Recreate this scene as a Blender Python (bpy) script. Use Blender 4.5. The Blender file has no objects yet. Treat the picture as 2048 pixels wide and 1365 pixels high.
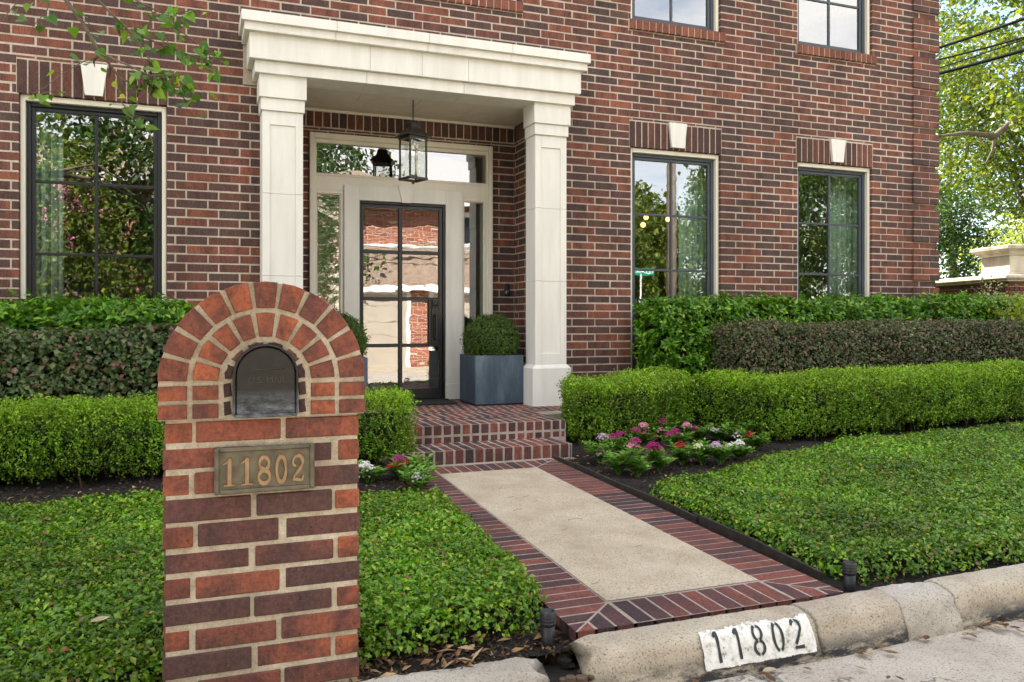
import bpy, math, random
import numpy as np
from math import sin, cos, tan, atan, radians, pi, sqrt
R = random.Random(7)
NR = np.random.default_rng(11)
scene = bpy.context.scene
COL = scene.collection

# ------------------------------------------------------------------ camera, sky, sun, exposure
# world: wall plane y = 0, x along the facade, z up from the street; metres
F, ZC, D, HZ = 1650.0, 1.23, 7.4, 645.0
TH = radians(21.3)
cam_d = bpy.data.cameras.new('camera')
cam = bpy.data.objects.new('camera', cam_d)
COL.objects.link(cam)
cam.location = (0, -D, ZC)
cam.rotation_euler = (pi / 2, 0, -TH)
cam_d.sensor_width = 36.0
cam_d.lens = F / 2048 * 36.0
cam_d.shift_y = -(682.5 - HZ) / 2048
cam_d.clip_start = 0.05
cam_d.clip_end = 2000
scene.camera = cam

SUN_EL, SUN_AZ = radians(49), radians(-16)      # azimuth measured from +y towards +x
world = bpy.data.worlds.new('World')
scene.world = world
world.use_nodes = True
wn, wl = world.node_tree.nodes, world.node_tree.links
for n in list(wn):
    wn.remove(n)
w_out = wn.new('ShaderNodeOutputWorld')
w_bg = wn.new('ShaderNodeBackground')
w_sky = wn.new('ShaderNodeTexSky')
w_sky.sky_type = 'NISHITA'
w_sky.sun_disc = False
w_sky.sun_elevation = SUN_EL
w_sky.sun_rotation = SUN_AZ
w_sky.air_density = 1.0
w_sky.dust_density = 0.6
w_sky.ozone_density = 1.5
w_tc = wn.new('ShaderNodeTexCoord')
w_map = wn.new('ShaderNodeMapping')
w_map.inputs['Scale'].default_value = (1.0, 1.0, 2.6)
w_noise = wn.new('ShaderNodeTexNoise')
w_noise.inputs['Scale'].default_value = 2.3
w_noise.inputs['Detail'].default_value = 8
w_noise.inputs['Roughness'].default_value = 0.58
w_ramp = wn.new('ShaderNodeValToRGB')
w_ramp.color_ramp.elements[0].position = 0.39
w_ramp.color_ramp.elements[1].position = 0.64
w_mix = wn.new('ShaderNodeMix')
w_mix.data_type = 'RGBA'
w_mix.inputs[7].default_value = (7.9, 7.6, 7.15, 1)
wl.new(w_tc.outputs['Generated'], w_map.inputs['Vector'])
wl.new(w_map.outputs[0], w_noise.inputs['Vector'])
w_sep = wn.new('ShaderNodeSeparateXYZ')
w_cloud_fill = wn.new('ShaderNodeMath')
w_cloud_fill.operation = 'MULTIPLY_ADD'          # clouds weighted to the street side, shaped to keep fill light on the facade
w_cloud_fill.inputs[1].default_value = -0.09
wl.new(w_tc.outputs['Generated'], w_sep.inputs[0])
wl.new(w_sep.outputs[1], w_cloud_fill.inputs[0])
wl.new(w_noise.outputs['Fac'], w_cloud_fill.inputs[2])
wl.new(w_cloud_fill.outputs[0], w_ramp.inputs[0])
wl.new(w_ramp.outputs[0], w_mix.inputs[0])
wl.new(w_sky.outputs[0], w_mix.inputs[6])
wl.new(w_mix.outputs[2], w_bg.inputs[0])
w_bg.inputs[1].default_value = 0.075
wl.new(w_bg.outputs[0], w_out.inputs[0])

sun_d = bpy.data.lights.new('sun', 'SUN')
sun_d.energy = 4.0
sun_d.angle = radians(0.6)
sun_d.color = (1.0, 0.94, 0.84)
sun = bpy.data.objects.new('sun', sun_d)
COL.objects.link(sun)
sun.rotation_euler = (pi / 2 - SUN_EL, 0, pi - SUN_AZ)

scene.view_settings.view_transform = 'Standard'
scene.view_settings.look = 'None'
scene.view_settings.exposure = 2.52
scene.view_settings.gamma = 1
scene.render.engine = 'CYCLES'
scene.cycles.max_bounces = 7
scene.cycles.diffuse_bounces = 4
scene.cycles.glossy_bounces = 4
scene.cycles.transmission_bounces = 5
scene.cycles.transparent_max_bounces = 10
scene.cycles.use_denoising = True
scene.cycles.caustics_reflective = False
scene.cycles.caustics_refractive = False


# survey helpers: where a feature seen at a pixel of the 2048 px photograph lies on a known plane
def WX(px, yp):
    return (yp + D) * tan(TH + atan((px - 1024) / F))


def ZD(px, yp):
    return (yp + D) / (cos(TH) - (px - 1024) / F * sin(TH))


def WZ(px, py, yp):
    return ZC + (HZ - py) / F * ZD(px, yp)


def G(px, py, z):
    Z = F * (ZC - z) / (py - HZ)
    X = (px - 1024) / F * Z
    return X * cos(TH) + Z * sin(TH), -D + Z * cos(TH) - X * sin(TH)


# ------------------------------------------------------------------ material helpers
def new_mat(name):
    m = bpy.data.materials.new(name)
    m.use_nodes = True
    nt = m.node_tree
    b = nt.nodes['Principled BSDF']
    return m, nt, nt.nodes, nt.links, b


def ramp_node(nt, stops, interp='LINEAR'):
    r = nt.nodes.new('ShaderNodeValToRGB')
    cr = r.color_ramp
    cr.interpolation = interp
    while len(cr.elements) < len(stops):
        cr.elements.new(0.5)
    for e, (p, c) in zip(cr.elements, stops):
        e.position = p
        e.color = (*c, 1) if len(c) == 3 else c
    return r


def noise_node(nt, scale, detail=4, rough=0.55, vec=None, scl=None):
    n = nt.nodes.new('ShaderNodeTexNoise')
    n.inputs['Scale'].default_value = scale
    n.inputs['Detail'].default_value = detail
    n.inputs['Roughness'].default_value = rough
    if vec is not None:
        if scl is not None:
            mp = nt.nodes.new('ShaderNodeMapping')
            mp.inputs['Scale'].default_value = scl
            nt.links.new(vec, mp.inputs['Vector'])
            vec = mp.outputs[0]
        nt.links.new(vec, n.inputs['Vector'])
    return n


def obj_coord(nt):
    t = nt.nodes.new('ShaderNodeTexCoord')
    return t.outputs['Object']


def mixc(nt, fac, a, b, mode='MIX'):
    m = nt.nodes.new('ShaderNodeMix')
    m.data_type = 'RGBA'
    m.blend_type = mode
    for sock, v in ((m.inputs[0], fac), (m.inputs[6], a), (m.inputs[7], b)):
        if hasattr(v, 'is_output'):
            nt.links.new(v, sock)
        elif isinstance(v, (int, float)):
            sock.default_value = v
        else:
            sock.default_value = (*v, 1) if len(v) == 3 else v
    return m.outputs[2]


def bump(nt, b, height, strength=0.3, dist=0.01):
    bp = nt.nodes.new('ShaderNodeBump')
    bp.inputs['Strength'].default_value = strength
    bp.inputs['Distance'].default_value = dist
    nt.links.new(height, bp.inputs['Height'])
    nt.links.new(bp.outputs[0], b.inputs['Normal'])
    return bp


def simple_mat(name, col, rough=0.5, metal=0.0, var=0.0, nscale=20, bmp=0.0, spec=0.5, bscale=None):
    m, nt, N, L, b = new_mat(name)
    b.inputs['Roughness'].default_value = rough
    b.inputs['Metallic'].default_value = metal
    b.inputs['Specular IOR Level'].default_value = spec
    oc = obj_coord(nt)
    if var > 0:
        n = noise_node(nt, nscale, 5, 0.6, oc)
        r = ramp_node(nt, [(0.3, tuple(c * (1 - var) for c in col)), (0.7, tuple(min(1, c * (1 + var)) for c in col))])
        L.new(n.outputs['Fac'], r.inputs[0])
        L.new(r.outputs[0], b.inputs['Base Color'])
    else:
        b.inputs['Base Color'].default_value = (*col, 1)
    if bmp > 0:
        n2 = noise_node(nt, bscale or nscale * 6, 4, 0.6, oc)
        bump(nt, b, n2.outputs['Fac'], bmp, 0.004)
    return m


def brick_mat(name, stops, blotch=0.6, blotch_scl=(9, 9, 2.5), dark=(0.05, 0.03, 0.027), rough=0.85, drag=0.62):
    """fired clay: one tone per brick (each brick is its own island) with flashed dark bands and a dragged grain"""
    m, nt, N, L, b = new_mat(name)
    b.inputs['Roughness'].default_value = rough
    b.inputs['Specular IOR Level'].default_value = 0.3
    oc = obj_coord(nt)
    geo = N.new('ShaderNodeNewGeometry')
    r = ramp_node(nt, stops)
    L.new(geo.outputs['Random Per Island'], r.inputs[0])
    # shift noise per brick so flashing breaks at joints
    add = N.new('ShaderNodeVectorMath')
    add.operation = 'ADD'
    cx = N.new('ShaderNodeCombineXYZ')
    mul = N.new('ShaderNodeMath')
    mul.operation = 'MULTIPLY'
    mul.inputs[1].default_value = 37.0
    L.new(geo.outputs['Random Per Island'], mul.inputs[0])
    for i in range(3):
        L.new(mul.outputs[0], cx.inputs[i])
    L.new(oc, add.inputs[0])
    L.new(cx.outputs[0], add.inputs[1])
    n1 = noise_node(nt, 1.0, 4, 0.6, add.outputs[0], blotch_scl)
    f1 = ramp_node(nt, [(0.42, (0, 0, 0)), (0.62, (blotch,) * 3)])
    L.new(n1.outputs['Fac'], f1.inputs[0])
    c1 = mixc(nt, f1.outputs[0], r.outputs[0], dark)
    n2 = noise_node(nt, 75, 8, 0.8, oc)
    f2 = ramp_node(nt, [(0.3, (0.45, 0.43, 0.43)), (0.5, (1, 1, 1)), (0.72, (1.5, 1.42, 1.38))])
    L.new(n2.outputs['Fac'], f2.inputs[0])
    c2 = mixc(nt, 1.0, c1, f2.outputs[0], 'MULTIPLY')
    n4 = noise_node(nt, 1.0, 5, 0.7, add.outputs[0], (130, 130, 22))     # dragged vertical grain
    f4 = ramp_node(nt, [(0.33, (drag, drag * 0.98, drag * 0.98)), (0.6, (1.12, 1.1, 1.1))])
    L.new(n4.outputs['Fac'], f4.inputs[0])
    c2 = mixc(nt, 1.0, c2, f4.outputs[0], 'MULTIPLY')
    n5 = noise_node(nt, 55, 3, 0.6, oc)                                  # pits and lime flecks
    f5 = ramp_node(nt, [(0.27, (0.9, 0.9, 0.9)), (0.33, (0, 0, 0))])
    L.new(n5.outputs['Fac'], f5.inputs[0])
    c2 = mixc(nt, f5.outputs[0], c2, (0.03, 0.02, 0.018))
    n6 = noise_node(nt, 210, 2, 0.5, oc)
    f6 = ramp_node(nt, [(0.70, (0, 0, 0)), (0.76, (0.5, 0.5, 0.5))])
    L.new(n6.outputs['Fac'], f6.inputs[0])
    c2 = mixc(nt, f6.outputs[0], c2, (0.42, 0.3, 0.24))
    L.new(c2, b.inputs['Base Color'])
    nw = noise_node(nt, 1.0, 5, 0.65, oc, (1.6, 1.6, 0.5))        # broad weathering
    rw = ramp_node(nt, [(0.33, (0.8, 0.79, 0.79)), (0.62, (1.12, 1.12, 1.12))])
    L.new(nw.outputs['Fac'], rw.inputs[0])
    c2 = mixc(nt, 1.0, c2, rw.outputs[0], 'MULTIPLY')
    L.new(c2, b.inputs['Base Color'])
    mxh = N.new('ShaderNodeMath')
    mxh.operation = 'ADD'
    L.new(n2.outputs['Fac'], mxh.inputs[0])
    L.new(n5.outputs['Fac'], mxh.inputs[1])
    bump(nt, b, mxh.outputs[0], 0.6, 0.004)
    return m


def leaf_mat(name, stops, rough=0.42, trans=0.25, spec=0.4, tcol=None, patch=(3.0, 0.7, 1.25)):
    m, nt, N, L, b = new_mat(name)
    b.inputs['Roughness'].default_value = rough
    b.inputs['Specular IOR Level'].default_value = spec
    geo = N.new('ShaderNodeNewGeometry')
    r = ramp_node(nt, stops)
    L.new(geo.outputs['Random Per Island'], r.inputs[0])
    oc = obj_coord(nt)
    n = noise_node(nt, patch[0], 4, 0.6, oc)
    f = ramp_node(nt, [(0.32, (patch[1] * 1.08, patch[1], patch[1])), (0.68, (patch[2], patch[2], patch[2] * 0.92))])
    L.new(n.outputs['Fac'], f.inputs[0])
    c = mixc(nt, 1.0, r.outputs[0], f.outputs[0], 'MULTIPLY')
    L.new(c, b.inputs['Base Color'])
    t = N.new('ShaderNodeBsdfTranslucent')
    c2 = mixc(nt, 1.0, c, tcol or (1.5, 1.5, 0.7), 'MULTIPLY')
    L.new(c2, t.inputs['Color'])
    ms = N.new('ShaderNodeMixShader')
    ms.inputs[0].default_value = trans
    L.new(b.outputs[0], ms.inputs[1])
    L.new(t.outputs[0], ms.inputs[2])
    L.new(ms.outputs[0], N['Material Output'].inputs['Surface'])
    return m


M = {}
M['brick'] = brick_mat('house brick', [(0.0, (0.078, 0.053, 0.049)), (0.25, (0.098, 0.056, 0.049)), (0.45, (0.13, 0.06, 0.048)),
                                       (0.72, (0.17, 0.065, 0.046)), (1.0, (0.245, 0.086, 0.052))])
M['brick_lintel'] = brick_mat('lintel brick', [(0.0, (0.06, 0.035, 0.032)), (0.5, (0.105, 0.05, 0.04)), (1.0, (0.17, 0.062, 0.042))])
M['brick_post'] = brick_mat('pillar brick', [(0.0, (0.072, 0.042, 0.039)), (0.5, (0.115, 0.05, 0.042)), (0.8, (0.17, 0.06, 0.042)), (1.0, (0.25, 0.08, 0.048))],
                            0.85, (9, 9, 6), (0.062, 0.036, 0.034), drag=0.9)
M['brick_arch'] = brick_mat('arch brick', [(0.0, (0.15, 0.055, 0.04)), (0.4, (0.22, 0.068, 0.038)), (1.0, (0.31, 0.095, 0.045))], 0.75, (12, 12, 12), (0.075, 0.036, 0.032), drag=0.9)
M['brick_floor'] = brick_mat('floor brick', [(0.0, (0.055, 0.034, 0.038)), (0.4, (0.12, 0.05, 0.046)), (0.75, (0.2, 0.066, 0.05)), (1.0, (0.26, 0.085, 0.058))],
                             0.55, (6, 6, 6), (0.05, 0.032, 0.036))
M['brick_sill'] = brick_mat('sill brick', [(0.0, (0.16, 0.06, 0.04)), (1.0, (0.26, 0.09, 0.055))], 0.3)
M['brick_charred'] = brick_mat('charred brick', [(0.0, (0.04, 0.024, 0.022)), (0.5, (0.10, 0.05, 0.045)), (1.0, (0.18, 0.08, 0.06))], 0.6, (20, 20, 20))
M['brick_far'] = brick_mat('old wall brick', [(0.0, (0.13, 0.05, 0.035)), (1.0, (0.30, 0.11, 0.06))], 0.4)


def mortar_mat(name, c0, c1):
    m, nt, N, L, b = new_mat(name)
    b.inputs['Roughness'].default_value = 0.95
    b.inputs['Specular IOR Level'].default_value = 0.15
    oc = obj_coord(nt)
    n = noise_node(nt, 14, 6, 0.7, oc)
    r = ramp_node(nt, [(0.3, c0), (0.7, c1)])
    L.new(n.outputs['Fac'], r.inputs[0])
    L.new(r.outputs[0], b.inputs['Base Color'])
    n2 = noise_node(nt, 170, 6, 0.75, oc)
    r2 = ramp_node(nt, [(0.3, (0.7, 0.69, 0.67)), (0.6, (1.08, 1.08, 1.08))])
    L.new(n2.outputs['Fac'], r2.inputs[0])
    nw = noise_node(nt, 1.0, 5, 0.65, oc, (1.6, 1.6, 0.5))        # broad weathering
    rw = ramp_node(nt, [(0.35, (0.74, 0.72, 0.7)), (0.6, (1.05, 1.05, 1.05))])
    L.new(nw.outputs['Fac'], rw.inputs[0])
    L.new(mixc(nt, 1.0, mixc(nt, 1.0, r.outputs[0], rw.outputs[0], 'MULTIPLY'), r2.outputs[0], 'MULTIPLY'), b.inputs['Base Color'])
    bump(nt, b, n2.outputs['Fac'], 0.8, 0.006)
    return m


M['mortar'] = mortar_mat('house mortar', (0.40, 0.335, 0.275), (0.60, 0.52, 0.44))
M['mortar_post'] = mortar_mat('pillar mortar', (0.36, 0.30, 0.22), (0.66, 0.585, 0.47))
M['mortar_floor'] = mortar_mat('floor mortar', (0.30, 0.26, 0.22), (0.50, 0.44, 0.38))
M['mortar_far'] = mortar_mat('old mortar', (0.35, 0.29, 0.24), (0.5, 0.43, 0.36))


def stone_mat(name, col, streak=0.12, grain=420):
    """painted cast stone: faint weathering streaks and a fine grain"""
    m, nt, N, L, b = new_mat(name)
    b.inputs['Roughness'].default_value = 0.75
    b.inputs['Specular IOR Level'].default_value = 0.25
    oc = obj_coord(nt)
    n = noise_node(nt, 1.0, 5, 0.6, oc, (9, 9, 1.2))
    r = ramp_node(nt, [(0.3, tuple(c * (1 - streak) for c in col)), (0.65, col)])
    L.new(n.outputs['Fac'], r.inputs[0])
    n3 = noise_node(nt, 1.0, 6, 0.7, oc, (22, 22, 1.5))
    r3 = ramp_node(nt, [(0.58, (0, 0, 0)), (0.78, (0.22, 0.22, 0.22))])
    L.new(n3.outputs['Fac'], r3.inputs[0])
    n2 = noise_node(nt, grain, 2, 0.5, oc)
    r2 = ramp_node(nt, [(0.3, (0.9, 0.9, 0.9)), (0.7, (1.03, 1.03, 1.03))])
    L.new(n2.outputs['Fac'], r2.inputs[0])
    L.new(mixc(nt, 1.0, mixc(nt, r3.outputs[0], r.outputs[0], (0.42, 0.39, 0.33)), r2.outputs[0], 'MULTIPLY'), b.inputs['Base Color'])
    bump(nt, b, n2.outputs['Fac'], 0.12, 0.002)
    return m


M['stone'] = stone_mat('painted cast stone', (0.76, 0.735, 0.685), 0.14)
M['cream'] = stone_mat('cream painted timber', (0.76, 0.71, 0.61), 0.08, 200)
M['soffit'] = stone_mat('soffit paint', (0.72, 0.66, 0.56), 0.1, 300)
M['oldstone'] = stone_mat('weathered limestone', (0.62, 0.55, 0.44), 0.42, 120)
M['black'] = simple_mat('black steel', (0.012, 0.013, 0.016), 0.38, 0.0, 0.25, 8, 0.05)
M['slatemetal'] = simple_mat('slate blue grey window frame', (0.045, 0.055, 0.068), 0.42, 0.0, 0.15, 6, 0.03)
M['chain'] = simple_mat('aged bronze', (0.05, 0.043, 0.036), 0.45, 0.6, 0.4, 30, 0.1)
M['rubber'] = simple_mat('black coir mat', (0.014, 0.014, 0.015), 0.95, 0, 0.4, 120, 0.8)
M['bark'] = simple_mat('grey brown bark', (0.12, 0.09, 0.065), 0.9, 0, 0.4, 25, 0.8)
M['twig'] = simple_mat('brown twig', (0.09, 0.055, 0.035), 0.85, 0, 0.3, 40, 0.4)
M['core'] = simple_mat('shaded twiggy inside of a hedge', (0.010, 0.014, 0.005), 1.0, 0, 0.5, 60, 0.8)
M['darkmetal'] = simple_mat('weathered dark edging', (0.03, 0.022, 0.016), 0.8, 0, 0.5, 18, 0.5)
M['plastic'] = simple_mat('black plastic', (0.018, 0.019, 0.021), 0.5, 0, 0.3, 40, 0.2)
M['cable'] = simple_mat('black cable', (0.012, 0.013, 0.015), 0.95, spec=0.05)
M['curtain'] = simple_mat('pale sage curtain', (0.42, 0.50, 0.43), 0.9, 0, 0.1, 4, 0.1)
M['room'] = simple_mat('interior wall', (0.16, 0.125, 0.09), 0.8, 0, 0.2, 2)
M['roofshingle'] = simple_mat('brown grey shingles', (0.24, 0.175, 0.125), 0.9, 0, 0.35, 9, 0.6)
M['white'] = simple_mat('white paint trim', (0.75, 0.73, 0.68), 0.6, 0, 0.05, 3)
M['garage'] = simple_mat('pale beige garage door', (0.42, 0.37, 0.30), 0.6, 0, 0.08, 3)
M['signgreen'] = simple_mat('green sign face', (0.0, 0.22, 0.12), 0.4)
M['signwhite'] = simple_mat('white sign letters', (0.8, 0.8, 0.8), 0.5)
M['pole'] = simple_mat('weathered timber pole', (0.2, 0.16, 0.12), 0.9, 0, 0.3, 8, 0.4)
M['galv'] = simple_mat('galvanised post', (0.42, 0.42, 0.4), 0.5, 0.4, 0.1, 8)


def planter_mat():
    m, nt, N, L, b = new_mat('oxidised blue grey zinc')
    b.inputs['Roughness'].default_value = 0.5
    b.inputs['Metallic'].default_value = 0.25
    oc = obj_coord(nt)
    n = noise_node(nt, 1.0, 6, 0.65, oc, (7, 7, 2))
    r = ramp_node(nt, [(0.3, (0.036, 0.054, 0.078)), (0.55, (0.07, 0.105, 0.145)), (0.78, (0.14, 0.185, 0.22))])
    L.new(n.outputs['Fac'], r.inputs[0])
    n2 = noise_node(nt, 1.0, 4, 0.7, oc, (26, 26, 1.6))
    r2 = ramp_node(nt, [(0.66, (0, 0, 0)), (0.76, (0.45, 0.45, 0.45))])
    L.new(n2.outputs['Fac'], r2.inputs[0])
    L.new(mixc(nt, r2.outputs[0], r.outputs[0], (0.32, 0.38, 0.42)), b.inputs['Base Color'])
    n3 = noise_node(nt, 14, 4, 0.6, oc)
    bump(nt, b, n3.outputs['Fac'], 0.15, 0.006)
    return m


M['zinc'] = planter_mat()


def glass_mat(name, refl=0.55, wav=0.35, tint=(0.75, 0.85, 0.8), dist=0.01, sc=2.2):
    """window glass: a mirror layer over a clear tinted layer, faintly wavy"""
    m, nt, N, L, b = new_mat(name)
    N.remove(b)
    gl = N.new('ShaderNodeBsdfGlossy')
    gl.inputs['Roughness'].default_value = 0.0
    gl.inputs['Color'].default_value = (0.97, 0.98, 1.0, 1)
    tr = N.new('ShaderNodeBsdfTransparent')
    tr.inputs['Color'].default_value = (*tint, 1)
    oc = obj_coord(nt)
    n = noise_node(nt, sc, 2, 0.4, oc, (1, 1, 2.2))
    bp = N.new('ShaderNodeBump')
    bp.inputs['Strength'].default_value = wav
    bp.inputs['Distance'].default_value = dist
    L.new(n.outputs['Fac'], bp.inputs['Height'])
    L.new(bp.outputs[0], gl.inputs['Normal'])
    mx = N.new('ShaderNodeMixShader')
    mx.inputs[0].default_value = refl
    L.new(tr.outputs[0], mx.inputs[1])
    L.new(gl.outputs[0], mx.inputs[2])
    L.new(mx.outputs[0], N['Material Output'].inputs['Surface'])
    return m


M['glass'] = glass_mat('window glass', 0.29, 0.06)
M['doorglass'] = glass_mat('door glass', 0.30, 0.06, (0.8, 0.8, 0.75), 0.01, 2.6)
M['oldglass'] = glass_mat('rippled sidelight glass', 0.5, 0.4, (0.8, 0.85, 0.75), 0.012, 7.0)
M['lampglass'] = glass_mat('clear lantern glass', 0.12, 0.15, (0.93, 0.95, 0.93))


def emit_mat(name, col, s):
    m, nt, N, L, b = new_mat(name)
    b.inputs['Base Color'].default_value = (*col, 1)
    b.inputs['Emission Color'].default_value = (*col, 1)
    b.inputs['Emission Strength'].default_value = s
    return m


M['warmlamp'] = emit_mat('lit warm bulb', (1.0, 0.55, 0.18), 0.9)
M['candle'] = simple_mat('ivory candle sleeve', (0.75, 0.68, 0.5), 0.6)
M['bulb'] = simple_mat('unlit clear bulb', (0.75, 0.7, 0.6), 0.15)


def concrete_mat(name, cols, speck=(0.10, 0.085, 0.065), sscale=180, stain=None, pores=0.5, crack=False):
    m, nt, N, L, b = new_mat(name)
    b.inputs['Roughness'].default_value = 0.92
    b.inputs['Specular IOR Level'].default_value = 0.2
    oc = obj_coord(nt)
    n = noise_node(nt, 3.2, 7, 0.65, oc)
    r = ramp_node(nt, [(0.28, cols[0]), (0.5, cols[1]), (0.72, cols[2])])
    L.new(n.outputs['Fac'], r.inputs[0])
    n2 = noise_node(nt, sscale, 3, 0.7, oc)
    r2 = ramp_node(nt, [(0.36, (0.85, 0.85, 0.85)), (0.46, (0, 0, 0))])
    L.new(n2.outputs['Fac'], r2.inputs[0])
    c = mixc(nt, r2.outputs[0], r.outputs[0], speck)
    n4 = noise_node(nt, sscale * 0.7, 2, 0.6, oc, (1.3, 1.1, 1.2))
    r4 = ramp_node(nt, [(0.62, (0, 0, 0)), (0.78, (0.4, 0.4, 0.4))])
    L.new(n4.outputs['Fac'], r4.inputs[0])
    c = mixc(nt, r4.outputs[0], c, tuple(min(0.8, x * 1.5) for x in cols[2]))
    if stain is not None:
        z0, z1, y0 = stain
        sep = N.new('ShaderNodeSeparateXYZ')
        L.new(oc, sep.inputs[0])
        mr = N.new('ShaderNodeMapRange')
        mr.inputs[1].default_value = z0
        mr.inputs[2].default_value = z1
        mr.inputs[3].default_value = 1.0
        mr.inputs[4].default_value = 0.0
        L.new(sep.outputs[2], mr.inputs[0])
        n5 = noise_node(nt, 1.0, 6, 0.7, oc, (5, 5, 16))
        r5 = ramp_node(nt, [(0.40, (0, 0, 0)), (0.53, (1, 1, 1))])
        L.new(n5.outputs['Fac'], r5.inputs[0])
        mm = N.new('ShaderNodeMath')
        mm.operation = 'MULTIPLY'
        L.new(mr.outputs[0], mm.inputs[0])
        L.new(r5.outputs[0], mm.inputs[1])
        c = mixc(nt, mm.outputs[0], c, (0.045, 0.045, 0.05))
    if crack:
        v = N.new('ShaderNodeTexVoronoi')
        v.feature = 'DISTANCE_TO_EDGE'
        v.inputs['Scale'].default_value = 0.55
        nw = noise_node(nt, 2.2, 5, 0.7, oc)
        va = N.new('ShaderNodeVectorMath')
        va.operation = 'MULTIPLY_ADD'
        va.inputs[1].default_value = (0.5, 0.5, 0.5)
        L.new(nw.outputs['Color'], va.inputs[0])
        L.new(oc, va.inputs[2])
        L.new(va.outputs[0], v.inputs['Vector'])
        r6 = ramp_node(nt, [(0.0, (0.8, 0.8, 0.8)), (0.006, (0, 0, 0))])
        L.new(v.outputs['Distance'], r6.inputs[0])
        c = mixc(nt, r6.outputs[0], c, (0.05, 0.045, 0.04))
    L.new(c, b.inputs['Base Color'])
    bump(nt, b, n2.outputs['Fac'], pores, 0.006)
    return m


M['slab'] = concrete_mat('exposed aggregate concrete', [(0.36, 0.295, 0.21), (0.46, 0.385, 0.285), (0.54, 0.465, 0.36)], (0.15, 0.105, 0.06), 135)
M['kerb'] = concrete_mat('rough kerb concrete', [(0.30, 0.25, 0.19), (0.44, 0.38, 0.295), (0.55, 0.49, 0.40)], (0.15, 0.115, 0.075), 120, (0.015, 0.08, 0), 0.9)
M['kerb_grey'] = concrete_mat('patched grey concrete', [(0.30, 0.265, 0.22), (0.42, 0.38, 0.32), (0.54, 0.5, 0.44)], (0.20, 0.17, 0.14), 120, None, 1.0)
M['road'] = concrete_mat('street concrete', [(0.33, 0.285, 0.235), (0.44, 0.39, 0.33), (0.52, 0.47, 0.41)], (0.17, 0.14, 0.11), 100, None, 0.9, True)


def soil_mat():
    m, nt, N, L, b = new_mat('dark mulch soil')
    b.inputs['Roughness'].default_value = 0.95
    oc = obj_coord(nt)
    n = noise_node(nt, 60, 6, 0.75, oc)
    r = ramp_node(nt, [(0.35, (0.006, 0.005, 0.004)), (0.6, (0.018, 0.013, 0.009)), (0.8, (0.05, 0.033, 0.021))])
    L.new(n.outputs['Fac'], r.inputs[0])
    L.new(r.outputs[0], b.inputs['Base Color'])
    bump(nt, b, n.outputs['Fac'], 1.0, 0.03)
    return m


M['soil'] = soil_mat()
M['lawn'] = simple_mat('grassy ground', (0.05, 0.085, 0.02), 0.95, 0, 0.5, 3, 0.8)


def paint_mat():
    m, nt, N, L, b = new_mat('worn white kerb paint')
    b.inputs['Roughness'].default_value = 0.7
    oc = obj_coord(nt)
    n = noise_node(nt, 24, 7, 0.75, oc)
    r = ramp_node(nt, [(0.36, (0.26, 0.22, 0.17)), (0.43, (0.58, 0.56, 0.52)), (0.56, (0.76, 0.75, 0.72))])
    L.new(n.outputs['Fac'], r.inputs[0])
    L.new(r.outputs[0], b.inputs['Base Color'])
    bump(nt, b, n.outputs['Fac'], 0.3, 0.004)
    return m


M['paint'] = paint_mat()
M['blackpaint'] = simple_mat('stencilled black paint', (0.02, 0.024, 0.026), 0.65, 0, 0.5, 50, 0.3)
M['bronze'] = simple_mat('verdigris bronze', (0.115, 0.10, 0.07), 0.5, 0.45, 0.45, 22, 0.25)
M['bronze_hi'] = simple_mat('rubbed bronze digits', (0.29, 0.185, 0.10), 0.5, 0.4, 0.25, 30, 0.15)


def mailbox_mat():
    m, nt, N, L, b = new_mat('tarnished black mailbox metal')
    b.inputs['Roughness'].default_value = 0.5
    b.inputs['Metallic'].default_value = 0.2
    oc = obj_coord(nt)
    sep = N.new('ShaderNodeSeparateXYZ')
    L.new(oc, sep.inputs[0])
    mr = N.new('ShaderNodeMapRange')
    mr.inputs[1].default_value = 0.965
    mr.inputs[2].default_value = 1.03
    mr.inputs[3].default_value = 1
    mr.inputs[4].default_value = 0
    L.new(sep.outputs[2], mr.inputs[0])
    n = noise_node(nt, 26, 7, 0.7, oc)
    r = ramp_node(nt, [(0.3, (0.007, 0.007, 0.008)), (0.7, (0.022, 0.019, 0.016))])
    L.new(n.outputs['Fac'], r.inputs[0])
    n2 = noise_node(nt, 1, 6, 0.75, oc, (16, 16, 40))
    r2 = ramp_node(nt, [(0.42, (0.1, 0.1, 0.1)), (0.62, (1, 1, 1))])
    L.new(n2.outputs['Fac'], r2.inputs[0])
    mm = N.new('ShaderNodeMath')
    mm.operation = 'MULTIPLY'
    L.new(mr.outputs[0], mm.inputs[0])
    L.new(r2.outputs[0], mm.inputs[1])
    L.new(mixc(nt, mm.outputs[0], r.outputs[0], (0.14, 0.17, 0.21)), b.inputs['Base Color'])
    bump(nt, b, n.outputs['Fac'], 0.15, 0.003)
    return m


M['mailmetal'] = mailbox_mat()
M['maillet'] = simple_mat('worn raised mailbox letters', (0.055, 0.05, 0.045), 0.4, 0.4, 0.3, 60)

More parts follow.
